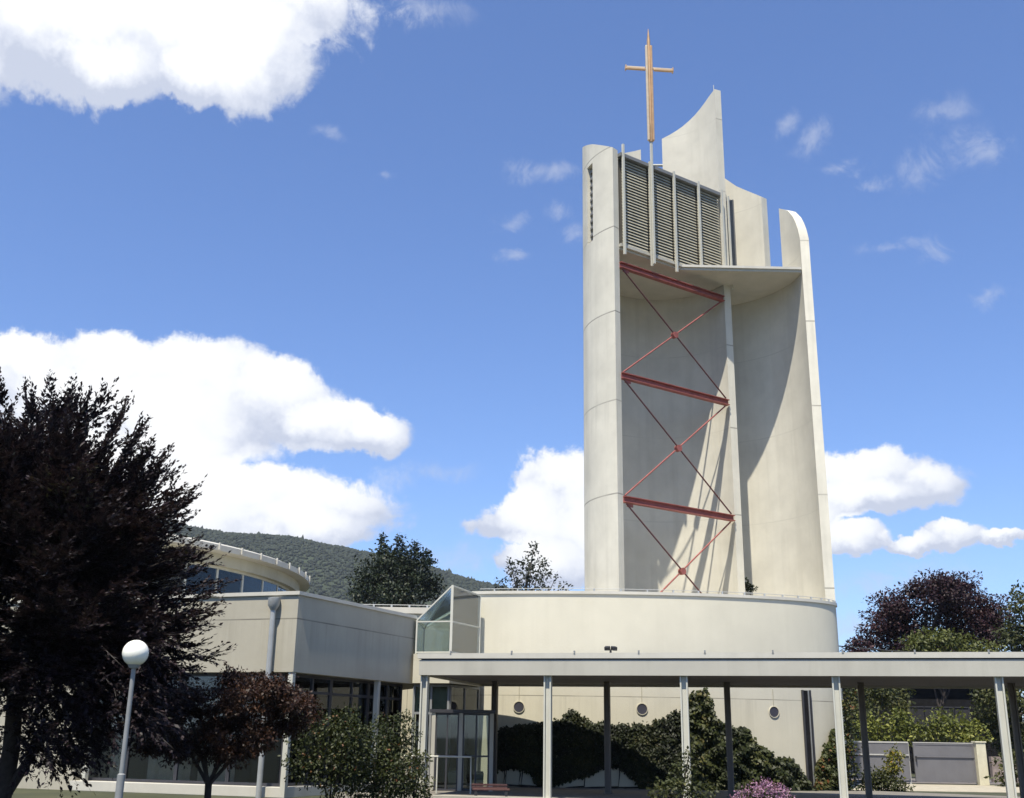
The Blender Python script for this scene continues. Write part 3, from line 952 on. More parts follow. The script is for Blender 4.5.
fr_ = MB()
for p, z in ((kL, zl), (kC, zc), (kR, zr), (kB, zk)):
    fr_.bar(up_(p, zb), up_(p, z), 0.05 if p is not kC else 0.08, 0.05 if p is not kC else 0.08, (0, 1, 0))
tops_ = [(up_(kL, zl), up_(kC, zc)), (up_(kC, zc), up_(kR, zr)), (up_(kR, zr), up_(kB, zk)), (up_(kB, zk), up_(kL, zl)), (up_(kC, zc), up_(kB, zk)),
         (up_(kL, zb + .05), up_(kC, zb + .05)), (up_(kC, zb + .05), up_(kR, zb + .05)), (up_(kL, 5.15), up_(kC, 5.15)), (up_(kC, 5.15), up_(kR, 5.15))]
for a, b in tops_: fr_.bar(a, b, 0.042, 0.042)
fr_.build('frame', m_white, SK)


def pane(pts, nm='pane', mat=None, par=None):
    pts = [Vector(p) for p in pts]
    nn = (pts[1] - pts[0]).cross(pts[2] - pts[0]).normalized() * 0.008
    n_ = len(pts)
    MB().add([p + nn for p in pts] + [p - nn for p in pts], [tuple(range(n_)), tuple(reversed(range(n_, 2 * n_)))] + [(i, (i + 1) % n_, n_ + (i + 1) % n_, n_ + i) for i in range(n_)]).build(nm, mat or g_sky, par or SK)


pane([up_(kL, zb), up_(kC, zb), up_(kC, zc), up_(kL, zl)])
pane([up_(kC, zb), up_(kR, zb), up_(kR, zr), up_(kC, zc)])
pane([up_(kL, zl), up_(kC, zc), up_(kB, zk)])
pane([up_(kC, zc), up_(kR, zr), up_(kB, zk)])
pane([up_(kB, zb), up_(kL, zb), up_(kL, zl), up_(kB, zk)])
pane([up_(kR, zb), up_(kB, zb), up_(kB, zk), up_(kR, zr)])
gp = at(469, 643, 36.9)
gl_ = thing('round_lamp', 'small round white lamp inside the glass lantern', 'lamp', (gp.x, gp.y + 0.6, zb))
MB().tube([(gp.x, gp.y + 0.6, zb), (gp.x, gp.y + 0.6, gp.z - 0.1)], 0.025, 8).build('stem', m_lamp, gl_)
MB().lathe((gp.x, gp.y + 0.6, gp.z), [(0.14 * math.sin(R(w)) + .001, -0.14 * math.cos(R(w))) for w in range(0, 181, 15)], 16).build('globe', m_globe, gl_, smooth=80)

VS = thing('glass_vestibule', 'projecting glazed entrance porch with pale posts and flat top', 'porch', (-1.9, 33.9, 0))
vz = 2.28
v0, v1 = Vector((xat(434, 33.9, 2.2), 33.9, 0)), Vector((xat(492, 34.0, 2.2), 34.0, 0))
v2, v3 = v1 + Vector((0.1, 2.4, 0)), v0 + Vector((0.1, 2.0, 0))
MB().prism([(p.x, p.y) for p in (v0 + Vector((-.12, -.1, 0)), v1 + Vector((.1, -.1, 0)), v2, v3)], vz, vz + 0.1).build('flat_top', m_frame, VS)
for p in (v0, v0 + (v1 - v0) * 0.47, v1):
    MB().box((p.x, p.y, vz / 2), (0.12, 0.12, vz), (1, 0, 0)).build('post', m_fascia, VS, bevel=0.01)
for a, b in ((v0, v0 + (v1 - v0) * 0.47), (v0 + (v1 - v0) * 0.47, v1), (v1, v2 + Vector((-.1, 0, 0))), (v0, v3 + Vector((-.1, 0, 0)))):
    d = (b - a).normalized() * 0.065
    bay(VS, a + d, b - d, 0.08, vz - 0.01, (0.02, 0.5, 0.98), 1.05, g_ent, 0.05)

HRL = thing('handrail', 'low pale tubular handrail beside the glazed entrance', 'railing', (-2.6, 32.3, 0))
h0, h1 = at(404, 756, 32.3), at(471, 757, 32.3)
MB().tube([h0, h1, (h1.x + .01, h1.y, 0.07)], 0.028, 8).build('rail', m_white, HRL, smooth=60)
for k in (0.05, 0.5): MB().tube([h0.lerp(h1, k), Vector((h0.lerp(h1, k).x, 32.3, 0.07))], 0.022, 8).build('post', m_white, HRL)

for nm, px, lab in (('planter', 455, 'grey white box planter inside the entrance porch'), ('litter_bin', 479, 'narrow white litter bin behind the porch glass')):
    X = xat(px, 34.9, 0.5)
    b_ = thing(nm, lab, nm.replace('_', ' '), (X, 34.9, 0.07))
    w = 0.42 if px < 470 else 0.28
    MB().hexa([(X - w * .45, 34.7, .07), (X + w * .45, 34.7, .07), (X + w * .45, 35.1, .07), (X - w * .45, 35.1, .07)], [(X - w * .5, 34.68, .56), (X + w * .5, 34.68, .56), (X + w * .5, 35.12, .56), (X - w * .5, 35.12, .56)]).build('body', m_white, b_, bevel=0.02)
    MB().box((X, 34.9, 0.58), (w * 0.9, 0.36, 0.035)).build('lid' if px > 470 else 'soil', m_lamp, b_)

# ------------------------------------------------------------------ covered walkway
CW = thing('covered_walkway', 'long flat roofed white covered walkway on slender steel columns', 'walkway', (WA.x, WA.y, 0))
q4 = [WA, WE, WE + wn * WW, WA + wn * WW]
MB().prism([(p.x, p.y) for p in [WA + wd * .06 + wn * .06, WE + wn * .06, WE + wn * (WW - .06), WA + wd * .06 + wn * (WW - .06)]], WZ + 0.06, WZ + 0.40).build('roof', m_soffit, CW)
fb = MB().bar(WA + wn * 0.02 + Vector((0, 0, WZ + .2)), WE + wn * 0.02 + Vector((0, 0, WZ + .2)), 0.07, 0.40)
fb.bar(WA + wd * 0.02 + wn * 0.06 + Vector((0, 0, WZ + .2)), WA + wd * 0.02 + wn * (WW - .06) + Vector((0, 0, WZ + .2)), 0.07, 0.398)
fb.bar(WA + wn * (WW - 0.02) + Vector((0, 0, WZ + .2)), WE + wn * (WW - 0.02) + Vector((0, 0, WZ + .2)), 0.07, 0.40)
fb.build('fascia', m_fascia, CW)
MB().bar(WA + wd * .05 + wn * .03 + Vector((0, 0, WZ + .42)), WE + wn * .03 + Vector((0, 0, WZ + .42)), 0.05, 0.035).build('shadow_gap', m_frame, CW)  # dark bar in the gap, its shadow put into the colour
gt = MB().prism([(p.x, p.y) for p in [WA - wn * .05 - wd * .05, WE - wn * .05, WE + wn * (WW + .05), WA + wn * (WW + .05) - wd * .05]], WZ + 0.44, WZ + 0.58)
gt.build('roof_edge', m_cap, CW)
for k in range(14):
    p = WA + wd * (0.9 + k * 1.72) - wn * 0.04
    MB().box((p.x, p.y, WZ + 0.60), (0.04, 0.05, 0.08), wd).build('edge_clip', m_lamp, CW)


def hcol(p, mat, parent, w=0.19, h=WZ + 0.055):
    c_ = MB()
    for s_ in (-1, 1): c_.box((p.x + wd.x * s_ * w * .42, p.y + wd.y * s_ * w * .42, h / 2 + .03), (w * 0.2, w, h - .06), wd)
    c_.box((p.x, p.y, h / 2 + .03), (w * 0.62, 0.03, h - .06), wd)
    c_.box((p.x, p.y, 0.085), (w * 1.5, w * 1.5, 0.03), wd)
    c_.build('column', mat, parent)


def on_line(px, off):
    lo, hi = -5.0, 24.0
    for _ in range(40):
        m_ = (lo + hi) / 2
        p = WA + wd * m_ + wn * off
        v = Vector((p.x, p.y, 3.0)) - CAM
        if 512 + F * v.dot(cr) / v.dot(fwd) < px: lo = m_
        else: hi = m_
    return WA + wd * lo + wn * off


for px in (425, 548, 684, 836, 999, 1180): hcol(on_line(px, 0.16), m_white, CW)
for px in (495, 607, 727, 861, 1012, 1170): hcol(on_line(px, 4.4), m_backpost, CW, 0.17)

p = on_line(611, 0.15)
FL = thing('floodlight', 'small dark twin floodlight on the walkway roof edge', 'floodlight', (p.x, p.y, WZ + 0.58))
MB().tube([(p.x, p.y, WZ + .58), (p.x, p.y, WZ + .68)], 0.03, 8).build('stem', m_black, FL)
for s_ in (-1, 1): MB().box((p.x + .09 * s_, p.y - 0.02, WZ + .71), (0.14, 0.16, 0.10), (1, 0.25 * s_, 0), (0.2 * s_, -.2, 1)).build('lamp_head', m_black, FL, bevel=0.015)

# bench
bp = at(491, 789, 30.0)
BE = thing('bench', 'dark red wooden bench in front of the entrance porch', 'bench', (bp.x, 30.3, 0.0))
zs = bp.z
sb_ = MB()
for k in range(4): sb_.box((bp.x, 30.1 + 0.11 * k, zs - 0.02), (0.98, 0.09, 0.04))
sb_.build('seat', m_wood, BE, bevel=0.006)
sb_ = MB()
for k in range(2): sb_.box((bp.x - 0.05, 30.55, zs + 0.03 + 0.07 * k - 0.02), (0.95, 0.035, 0.05))
sb_.build('backrest', m_wood, BE, bevel=0.006)
for s_ in (-1, 1): MB().box((bp.x + 0.4 * s_, 30.27, zs / 2 - .02), (0.07, 0.4, zs - 0.05)).build('leg', m_black, BE)

# ------------------------------------------------------------------ globe lamp
lp = at(135.5, 653, 18.0)
LA = thing('globe_lamp', 'grey lamp post with a white opal globe before the dark tree', 'street lamp', (lp.x, lp.y, 0))
MB().tube([(lp.x, lp.y, 0), (lp.x, lp.y, 0.95), (lp.x, lp.y, 0.97), (lp.x, lp.y, lp.z - .17)], [0.062, 0.062, 0.04, 0.036], 14).build('post', m_lamp, LA, smooth=40)
MB().lathe((lp.x, lp.y, lp.z), [(0.07, -0.24), (0.095, -0.2), (0.10, -0.185), (0.05, -0.18)], 20).build('collar', m_lamp, LA, smooth=40)
MB().lathe((lp.x, lp.y, lp.z), [(max(.001, 0.208 * math.sin(R(w))), -0.208 * math.cos(R(w))) for w in range(25, 181, 8)], 32).build('globe', m_globe, LA, smooth=80)

# ------------------------------------------------------------------ right background: fence, gate, shed, lantern, wire
def fpt(px, Y, z=0): return Vector((xat(px, Y, 1.0), Y, z))


FY = 47.5
FN = thing('fence', 'grey solid panel fence behind the left shrub and dark column', 'fence', (fpt(880, FY).x, FY, 0))
a, b = fpt(846, FY), fpt(909, FY)
MB().bar(a + Vector((0, 0, .9)), b + Vector((0, 0, .9)), 0.05, 1.44).build('panel', m_gate, FN)
MB().bar(a + Vector((0, 0, 1.65)), b + Vector((0, 0, 1.65)), 0.09, 0.06).bar(a + Vector((0, -.05, 1.15)), b + Vector((0, -.05, 1.15)), 0.04, 0.05).build('rail', m_gatedge, FN)
for k in (0.0, 0.5, 1.0):
    p = a + (b - a) * k
    MB().box((p.x, p.y + .06, .82), (0.08, 0.07, 1.64)).build('post', m_gatedge, FN)
GT = thing('sliding_gate', 'grey solid steel gate beside the pale pillar', 'gate', (fpt(944, FY).x, FY, 0))
a, b = fpt(915, FY - .1), fpt(974, FY - .1)
MB().bar(a + Vector((0, 0, .88)), b + Vector((0, 0, .88)), 0.05, 1.40).build('panel', m_gate, GT)
fr_ = MB().bar(a + Vector((0, 0, 1.6)), b + Vector((0, 0, 1.6)), 0.08, 0.07).bar(a + Vector((0, 0, .14)), b + Vector((0, 0, .14)), 0.08, 0.08)
fr_.box((a.x, a.y, .87), (0.09, 0.082, 1.52)).box((b.x, b.y, .87), (0.07, 0.082, 1.52)).build('frame', m_gate, GT)
MB().bar(a + Vector((-.04, 0, 1.655)), b + Vector((.03, 0, 1.655)), 0.1, 0.035).build('top_rail', m_gatedge, GT)
MB().bar(a + Vector((0.05, -.05, 1.1)), b + Vector((0, -.05, 1.1)), 0.04, 0.05).build('rail', m_gate, GT)
MB().box((a.x + .02, a.y - .09, 1.0), (0.05, 0.06, 0.22)).build('handle', m_black, GT)
p = fpt(980.5, FY - .2)
PLR = thing('gate_pillar', 'pale rendered gate pillar with flat cap', 'pillar', (p.x, p.y, 0))
MB().box((p.x, p.y, .84), (0.40, 0.40, 1.68)).build('shaft', m_pillar, PLR, bevel=0.02)
MB().box((p.x, p.y, 1.71), (0.46, 0.46, 0.06)).build('cap', m_pillar, PLR, bevel=0.01)
a, b = fpt(990, FY + 4), fpt(1120, FY + 4)
LWL = MB().bar(a + Vector((0, 0, .55)), b + Vector((0, 0, .55)), 0.25, 1.1).build('low_wall', surface('old_brick', (0.30, 0.24, 0.21), 0.9, 0.25, 4.0, 0.2, 0.4), None)
tag(LWL, 'low weathered brownish wall right of the pale pillar', 'wall')
p = fpt(853.5, 44.5)
LN = thing('post_lantern', 'small black lantern on a thin post by the ivy', 'lantern', (p.x, p.y, 0))
MB().tube([(p.x, p.y, 0), (p.x, p.y, 1.75)], 0.035, 8).build('post', m_black, LN)
MB().lathe((p.x, p.y, 1.75), [(0.07, 0), (0.12, .3), (0.16, .31), (0.02, .44)], 8).build('head', m_black, LN)
LNa = xat(908, 64, 4); LNb = xat(968, 64, 4)
SH = thing('dark_shed', 'dark timber building half hidden behind the bright hedge', 'building', ((LNa + LNb) / 2, 64, 0))
MB().prism([(LNa - 2, 64), (LNb + 3, 64), (LNb + 3, 70), (LNa - 2, 70)], 0, 5.5).build('wall', m_shed, SH)
MB().add([(LNa - 2.5, 63.4, 5.4), (LNb + 3.5, 63.4, 5.4), (LNb + 3.5, 67, 6.0), (LNa - 2.5, 67, 6.0), (LNa - 2.5, 70.6, 5.4), (LNb + 3.5, 70.6, 5.4)], [(0, 1, 2, 3), (3, 2, 5, 4), (0, 3, 4), (1, 5, 2), (0, 4, 5, 1)]).build('roof', m_frame, SH)
for k in range(4):
    x = LNa + (LNb - LNa) * (k + .5) / 4
    w_ = MB().box((x - .42, 63.97, 3.1), (0.06, 0.06, 1.1)).box((x + .42, 63.97, 3.1), (0.06, 0.06, 1.1)).box((x, 63.97, 3.62), (0.78, 0.06, 0.06)).box((x, 63.97, 2.58), (0.78, 0.06, 0.06)).build('window', m_frame, SH)
    MB().box((x, 63.985, 3.1), (0.78, 0.02, 1.0)).build('pane', m_dark, w_)
p0, p1 = at(838, 646, 46), at(1075, 650, 46)
wpts = [p0.lerp(p1, k / 16) - Vector((0, 0, 0.25 * math.sin(math.pi * k / 16))) for k in range(17)]
tag(MB().tube(wpts, 0.025, 5).build('overhead_cable', m_black), 'thin dark cable stretched in front of the copper beech', 'cable')
p0 = Vector((fpt(1075, 46).x, 46, 0))

# ------------------------------------------------------------------ vegetation
# big dark purple tree at left, built from feathery sprays
def spray_tree(name, label, base, c, r, n_spray, mat, nl, leaf, seed):
    q = np.random.default_rng(seed)
    o = thing(name, label, 'tree', base)
    base = Vector(base)
    limbs = MB(); tr = MB()
    pts = [base + Vector((0.10 * math.sin(k * 0.9), 0.06 * k * .3, k * 0.62)) for k in range(10)]
    tr.tube(pts, [0.20, 0.165, 0.155, 0.145, 0.13, 0.115, 0.09, 0.07, 0.045, 0.02], 10)
    tr.build('trunk', m_bark, o, smooth=60)
    P, D, N_, T, Ls, Ws = [], [], [], [], [], []
    c, r = np.array(c), np.array(r)

    def spray(st, dr, ln, bend, tn):
        m_ = max(4, int(nl * ln))
        u = np.sort(q.random(m_))
        pos = st + dr * ln * u[:, None] + bend * (u ** 2)[:, None] * ln + q.normal(size=(m_, 3)) * 0.02
        side = np.cross(dr, [0, 0, 1.0]); side /= np.linalg.norm(side) + 1e-6
        sg = np.where(q.random(m_) < .5, 1, -1)[:, None]
        ld = dr + bend * u[:, None] * 2 + side * sg * q.uniform(0.3, 1.0, (m_, 1)) + q.normal(size=(m_, 3)) * 0.25
        P.append(pos); D.append(ld); N_.append(np.array([0, 0, 1.0]) + q.normal(size=(m_, 3)) * 0.4)
        T.append(np.clip(q.normal(tn, 0.2, m_), 0, 1))
        Ls.append(leaf * q.uniform(0.6, 1.5, m_) * (1.1 - 0.45 * u)); Ws.append(leaf * q.uniform(0.38, 0.66, m_) * (1.1 - 0.4 * u))
        P.append(st[None]); D.append((dr + bend * .5)[None]); N_.append(np.array([[0.3, -1, 0.4]])); T.append(np.array([0.1])); Ls.append(np.array([ln])); Ws.append(np.array([0.013]))

    def branch(d, reach, lift):
        lump = 1 + 0.07 * math.sin(3.3 * d[0] + 5 * d[2]) + 0.06 * math.sin(7 * d[0] - 4 * d[1])
        tip = c + d * r * reach * lump
        st = c + d * r * 0.22 - np.array([0, 0, 0.35 + 0.5 * (d[2] < 0)])
        mid = (st + tip) / 2 - np.array([0, 0, lift])
        curve = lambda u: (1 - u) ** 2 * st + 2 * u * (1 - u) * mid + u * u * tip
        limbs.tube([Vector(curve(u)) for u in (0, .3, .6, .88)], [0.035, 0.025, 0.015, 0.006], 4)
        tn = q.normal(0.45, .13)
        n_ = int(11 + 17 * np.linalg.norm(tip - st) / 3)
        for u in np.concatenate([q.uniform(0.25, 1.0, n_), [1.0, 0.97]]):
            a = curve(u); tg = curve(min(1, u + .02)) - curve(u - .03); tg /= np.linalg.norm(tg)
            sd = np.cross(tg, [0, 0, 1.0]); sd /= np.linalg.norm(sd) + 1e-6
            k = q.normal(0, 0.95) if u < 0.96 else q.normal(0, .15)
            dr = tg + sd * k + np.array([0, 0, q.normal(0.0, 0.22)])
            dr /= np.linalg.norm(dr)
            spray(a + q.normal(size=3) * 0.05, dr, q.uniform(0.35, 0.85) * (1.15 - 0.35 * u), np.array([0, 0, q.uniform(-0.05, 0.25)]), tn)

    for s in range(n_spray):
        d = q.normal(size=3); d /= np.linalg.norm(d)
        if d[2] < -0.8: d[2] *= -0.5
        h = d.copy(); h[2] = d[2] * 0.9 + 0.12; d = h / np.linalg.norm(h)
        branch(d, q.uniform(0.62, 1.06) if q.random() < .85 else q.uniform(1.0, 1.16), q.uniform(0.0, 0.35))
    # low hanging skirt
    for s in range(230):
        px = q.uniform(-60, 165)
        py = 640 + (118 if px < 95 else 92) * q.random() ** 1.3
        if px > 120: py -= (px - 120) * 0.25
        a = np.array(at(px, py, base.y + q.uniform(-1.6, 1.2)))
        h = np.array([a[0] - base.x, a[1] - base.y, 0]); h /= np.linalg.norm(h) + 1e-6
        tn = q.normal(.4, .12)
        for k in range(7):
            dr = h * q.uniform(.4, 1) + q.normal(size=3) * .4 + np.array([0, 0, q.uniform(-.5, .15)]); dr /= np.linalg.norm(dr)
            spray(a + q.normal(size=3) * 0.16, dr, q.uniform(.35, .8), np.array([0, 0, q.uniform(-.3, .1)]), tn)
    leaves('crown', *map(np.concatenate, (P, D, N_)), np.concatenate(Ls), np.concatenate(Ws), np.concatenate(T), mat, o)
    # the low fork that shows under the crown
    limbs.tube([pts[1] - Vector((0, 0, .25)), at(45, 735, base.y), at(78, 700, base.y), at(120, 660, base.y)], [0.10, 0.075, 0.06, 0.03], 8)
    limbs.build('limb', m_bark, o, smooth=60)
    return o


tb_ = Vector((xat(3, 21, 1.0), 21, 0))
tc = at(26, 575, 21)
spray_tree('purple_plum_tree', 'large dark purple leaved tree with feathery sprays behind the globe lamp', tb_, (tc.x, 21, tc.z), (3.15, 3.0, 3.45), 540, f_purple, 40, 0.11, 3)

# red maple
mb_ = Vector((xat(208, 23.5, 0.3), 23.5, 0))
MA = thing('red_maple', 'small dark red maple with a spreading crown and forked trunk in front of the wing', 'tree', mb_)
q = np.random.default_rng(5)
tk = MB()
fork = at(209, 785, 23.5)
for ex, ey, dy in ((172, 728, .2), (200, 720, -.3), (228, 735, .1), (250, 715, .3), (185, 705, -.2), (290, 700, .0)):
    e = at(ex, ey, 23.5 + dy)
    tk.tube([mb_, fork + Vector((random.uniform(-.05, .05), 0, 0)), fork.lerp(e, .55) + Vector((0, 0, .06)), e], [0.07, 0.045, 0.028, 0.008], 7)
tk.build('trunk', m_bark, MA, smooth=60)
cl = []
for k in range(135):
    px = q.uniform(146, 312)
    w_ = (px - 229) / 84
    top = 676 + 30 * abs(w_) ** 2.2; bot = 757 - 30 * max(0, w_) ** 1.5 - 8 * abs(w_)
    py = top + (bot - top) * q.random() ** 1.25
    p = at(px, py, 23.5 + q.normal(0, .55)); s_ = 23.5 / F * q.uniform(.55, 1.3)
    cl.append((p.x, p.y, p.z, 15 * s_, 15 * s_, 9 * s_))
for px, py in ((227, 664), (231, 672), (196, 669), (262, 674), (318, 716), (322, 712)):
    p = at(px, py, 23.3); cl.append((p.x, p.y, p.z, .06, .06, .1))
leaves('crown', *clump_leaves(cl, 340, 0.072, droop=0.4, outw=0.6, fill=0.6), f_maple, MA)


def px_clumps(lst, Y, spread=0.5, seed=0):
    q_ = np.random.default_rng(seed); out = []
    for px, py, rp, rq in lst:
        p = at(px, py, Y); s_ = (p - CAM).length / F
        out.append((p.x, Y + q_.normal(0, spread * .4), p.z, rp * s_, rp * s_ * 1.0, rq * s_))
    return out


def gbase(px, Y): return Vector((xat(px, Y, 0.3), Y, 0))


shrub('green_shrub', 'tall loose green shrub hiding the corner of the wing', 'shrub', gbase(330, 26.5), px_clumps([(310, 735, 24, 18), (335, 730, 26, 18), (320, 760, 28, 22), (350, 750, 24, 24), (345, 778, 30, 20), (300, 765, 16, 18), (362, 735, 16, 14), (340, 718, 8, 8)], 26.5, .6, 1), f_shrub, 0.082, 240, stems=7)
shrub('green_shrub', 'bushy olive shrub with a few red leaves beside the entrance column', 'shrub', gbase(388, 27.5), px_clumps([(385, 745, 24, 20), (405, 735, 16, 14), (372, 765, 22, 22), (398, 770, 24, 24), (380, 722, 10, 8), (402, 718, 10, 7), (376, 788, 26, 14), (352, 712, 8, 6)], 27.5, .6, 2), f_shrub, 0.082, 240, stems=7)
shrub('green_shrub', 'bright green leafy bush at the foot of the left walkway column', 'shrub', gbase(414, 28.0), px_clumps([(412, 762, 14, 12), (416, 782, 16, 16), (400, 788, 14, 12), (424, 758, 6, 6), (425, 790, 8, 10)], 28.0, .3, 3), f_broad, 0.10, 170)
shrub('green_shrub', 'low grey green shrub growing around the middle walkway column', 'shrub', gbase(680, 26.8), px_clumps([(686, 765, 12, 10), (680, 785, 22, 12), (664, 793, 16, 8), (700, 792, 18, 8), (688, 752, 5, 5)], 26.8, .3, 4), f_broad, 0.09, 170)
shrub('golden_shrub', 'small shrub with a golden yellow top in front of the grey fence', 'shrub', gbase(893, 40), px_clumps([(894, 757, 8, 8), (891, 770, 10, 8)], 40, .2, 5), f_yellow, 0.12, 220)
shrub('green_shrub', 'dark green rounded shrub beneath the golden leaves by the fence', 'shrub', gbase(882, 39.4), px_clumps([(876, 778, 12, 10), (888, 783, 14, 11), (898, 788, 9, 7), (868, 786, 9, 8)], 39.4, .3, 6), f_broad, 0.11, 220)

# hydrangea
HP = gbase(762, 28.0)
HY_ = thing('hydrangea', 'pink flowering hydrangea in front of the ivy clad wall', 'flowering shrub', HP)
fl = px_clumps([(745, 794, 8, 5), (755, 790, 9, 6), (768, 787, 9, 6), (778, 791, 9, 6), (762, 797, 10, 6), (785, 797, 7, 5), (740, 799, 8, 5), (775, 799, 9, 5), (764, 784, 6, 4)], 28.0, .3, 7)
gr_ = px_clumps([(762, 806, 26, 12), (748, 803, 16, 10), (778, 803, 16, 10)], 28.1, .2, 8)
leaves('foliage', *clump_leaves(gr_, 150, 0.11), f_broad, HY_)
leaves('blossom', *clump_leaves(fl, 380, 0.055, droop=0.0, fill=0.3), f_pink, HY_)
sb_ = MB()
for k in range(5): sb_.tube([HP, Vector(gr_[k % 3][:3])], [0.015, 0.008], 5)
sb_.build('stem', m_bark, HY_)


# ivy on the rotunda wall
def ivy(name, label, prof_top, prof_bot, n, mat, leaf, seed, depth=(0.05, 0.30), group=None, weights=1.0, wall=ell, base_px=600):
    q_ = np.random.default_rng(seed)
    pxs = q_.uniform(prof_top[0][0], prof_top[-1][0], n)
    topy = np.interp(pxs, [p[0] for p in prof_top], [p[1] for p in prof_top]); boty = np.interp(pxs, [p[0] for p in prof_bot], [p[1] for p in prof_bot])
    topy = topy + 1.0 * np.sin(pxs * 0.9) + 1.0 * np.sin(pxs * 0.37 + 1)
    u = q_.random(n)
    pys = topy + (boty - topy) * u + q_.normal(0, 1.2, n)
    P = np.empty((n, 3)); Nn = np.empty((n, 3))
    for i in range(n):
        X = xat_fast(pxs[i], pys[i])
        p = wall(X[0])
        t1 = wall(X[0] + .05) - wall(X[0] - .05); t1.normalize()
        nn = Vector((t1.y, -t1.x, 0))
        lump = 0.5 + 0.5 * math.sin(pxs[i] * 0.23 + 1.3 * math.sin(pys[i] * .16)) * math.sin(pys[i] * .21 + 2)
        dth = depth[0] + (depth[1] - depth[0]) * (0.35 * q_.random() + 0.65 * lump * min(1, 2.5 * u[i] + .15))
        c_ = p + nn * dth
        P[i] = (c_.x, c_.y, max(0.06, X[2])); Nn[i] = nn
    D = q_.normal(size=(n, 3)) * 0.5 + np.array([0, 0, -0.9]) + Nn * 0.35
    NN = Nn + q_.normal(size=(n, 3)) * 0.45 + np.array([0, 0, .35])
    T = np.clip(q_.normal(0.42, 0.2, n) + 0.18 * np.sin(pxs * .11) + 0.1 * np.sin(pys * .3), 0, 1)
    b_ = wall(xat(base_px, 37.5, 1.0))
    o = thing(name, label, 'climbing plant', (b_.x, b_.y - .1, 0.05), group)
    st = MB()
    for k in range(9):
        i = q_.integers(n)
        e = Vector(P[i]); f_ = wall(e.x)
        t1 = (wall(e.x + .05) - wall(e.x - .05)).normalized(); nn = Vector((t1.y, -t1.x, 0))
        st.tube([Vector((b_.x, b_.y + .04, .05)), f_ + nn * .06 + Vector((0, 0, .12)), f_ + nn * .05 + Vector((.05, 0, e.z * .5)), f_ + nn * .05 + Vector((0, 0, e.z))], [0.03, 0.026, 0.02, 0.01], 5)
    st.build('stem', m_bark, o)
    leaves('foliage', P, D, NN, leaf * q_.uniform(.7, 1.4, n), leaf * q_.uniform(.6, 1.1, n), T, mat, o)
    return o


def xat_fast(px, py):
    Y = 37.6
    for _ in range(4):
        p = at(px, py, Y); Y = ell(p.x).y
    return (p.x, Y, p.z)


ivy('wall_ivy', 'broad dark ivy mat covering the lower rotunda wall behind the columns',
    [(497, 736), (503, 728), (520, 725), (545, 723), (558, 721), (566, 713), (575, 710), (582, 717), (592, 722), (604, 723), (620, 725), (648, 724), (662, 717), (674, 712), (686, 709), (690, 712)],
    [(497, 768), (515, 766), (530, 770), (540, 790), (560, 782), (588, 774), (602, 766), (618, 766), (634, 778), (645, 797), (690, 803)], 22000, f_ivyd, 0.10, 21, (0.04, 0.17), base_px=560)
ivy('wall_ivy', 'tall pointed ivy hump rising beside the middle column',
    [(684, 708), (690, 694), (697, 689), (704, 691), (709, 700), (713, 717), (722, 723), (735, 728)],
    [(684, 803), (735, 803)], 9000, f_ivy, 0.14, 22, (0.05, 0.5), base_px=705)
ivy('wall_ivy', 'stepped olive ivy mounds left of the slit window',
    [(728, 732), (738, 728), (746, 729), (752, 740), (756, 746), (764, 746), (768, 752), (771, 759), (782, 757), (790, 761), (798, 770), (804, 782), (808, 795)],
    [(728, 805), (808, 805)], 9000, f_ivy, 0.13, 23, (0.05, 0.55), base_px=760)
ivy('wall_ivy', 'reddish tinged creeper at the right end of the rotunda wall',
    [(813, 765), (817, 758), (822, 748), (826, 738), (829, 731), (832, 728), (836, 735)],
    [(813, 803), (836, 803)], 4200, f_redivy, 0.13, 24, (0.05, 0.45), base_px=825)
shrub('climbing_bush', 'upright ivy bush against the far right corner of the rotunda', 'bush', gbase(848, 38.6), px_clumps([(846, 705, 6, 14), (848, 725, 8, 16), (846, 748, 9, 18), (848, 772, 10, 18), (846, 790, 11, 12), (850, 692, 5, 8)], 38.6, .2, 9), f_redivy, 0.12, 150)
wp = at(748, 586, 41.9)
shrub('rooftop_weed', 'small weed growing at the foot of the tower fin', 'weed', (wp.x, wp.y, 6.2), [(wp.x, wp.y, wp.z, .14, .1, .12), (wp.x + .1, wp.y, wp.z - .08, .2, .1, .1), (wp.x - .03, wp.y, wp.z + .15, .07, .07, .1)], f_dark, 0.10, 500, stems=3)

# background trees
tree('dark_conifer_clump', 'broad dark evergreen with spiky tips rising before the hill', 'tree', gbase(398, 95),
     px_clumps([(372, 580, 20, 16), (395, 575, 24, 18), (420, 580, 20, 16), (385, 560, 16, 12), (408, 562, 18, 14), (432, 588, 14, 12), (360, 592, 14, 10), (381, 545, 5, 13), (381, 538, 3, 8), (401, 547, 5, 12), (400, 541, 3, 7), (416, 551, 6, 10), (428, 558, 5, 8), (390, 553, 8, 8), (425, 563, 8, 8), (395, 598, 38, 14)], 95, 3, 10), 0.45, f_dark, 0.30, 30, nlimb=8, droop=0.1)
tree('young_deciduous_tree', 'loose grey green tree with gaps rising behind the rotunda coping', 'tree', gbase(530, 75),
     px_clumps([(533, 550, 6, 6), (527, 562, 10, 7), (541, 562, 9, 7), (513, 572, 8, 8), (530, 575, 13, 8), (545, 574, 8, 6), (520, 585, 14, 8), (540, 587, 12, 8), (500, 582, 6, 5), (556, 578, 3, 4), (535, 543, 3, 4), (510, 562, 4, 4), (497, 592, 9, 5), (530, 600, 20, 10)], 75, 1.0, 11), 0.22, f_grey, 0.24, 22, bark=m_barkl, nlimb=14)
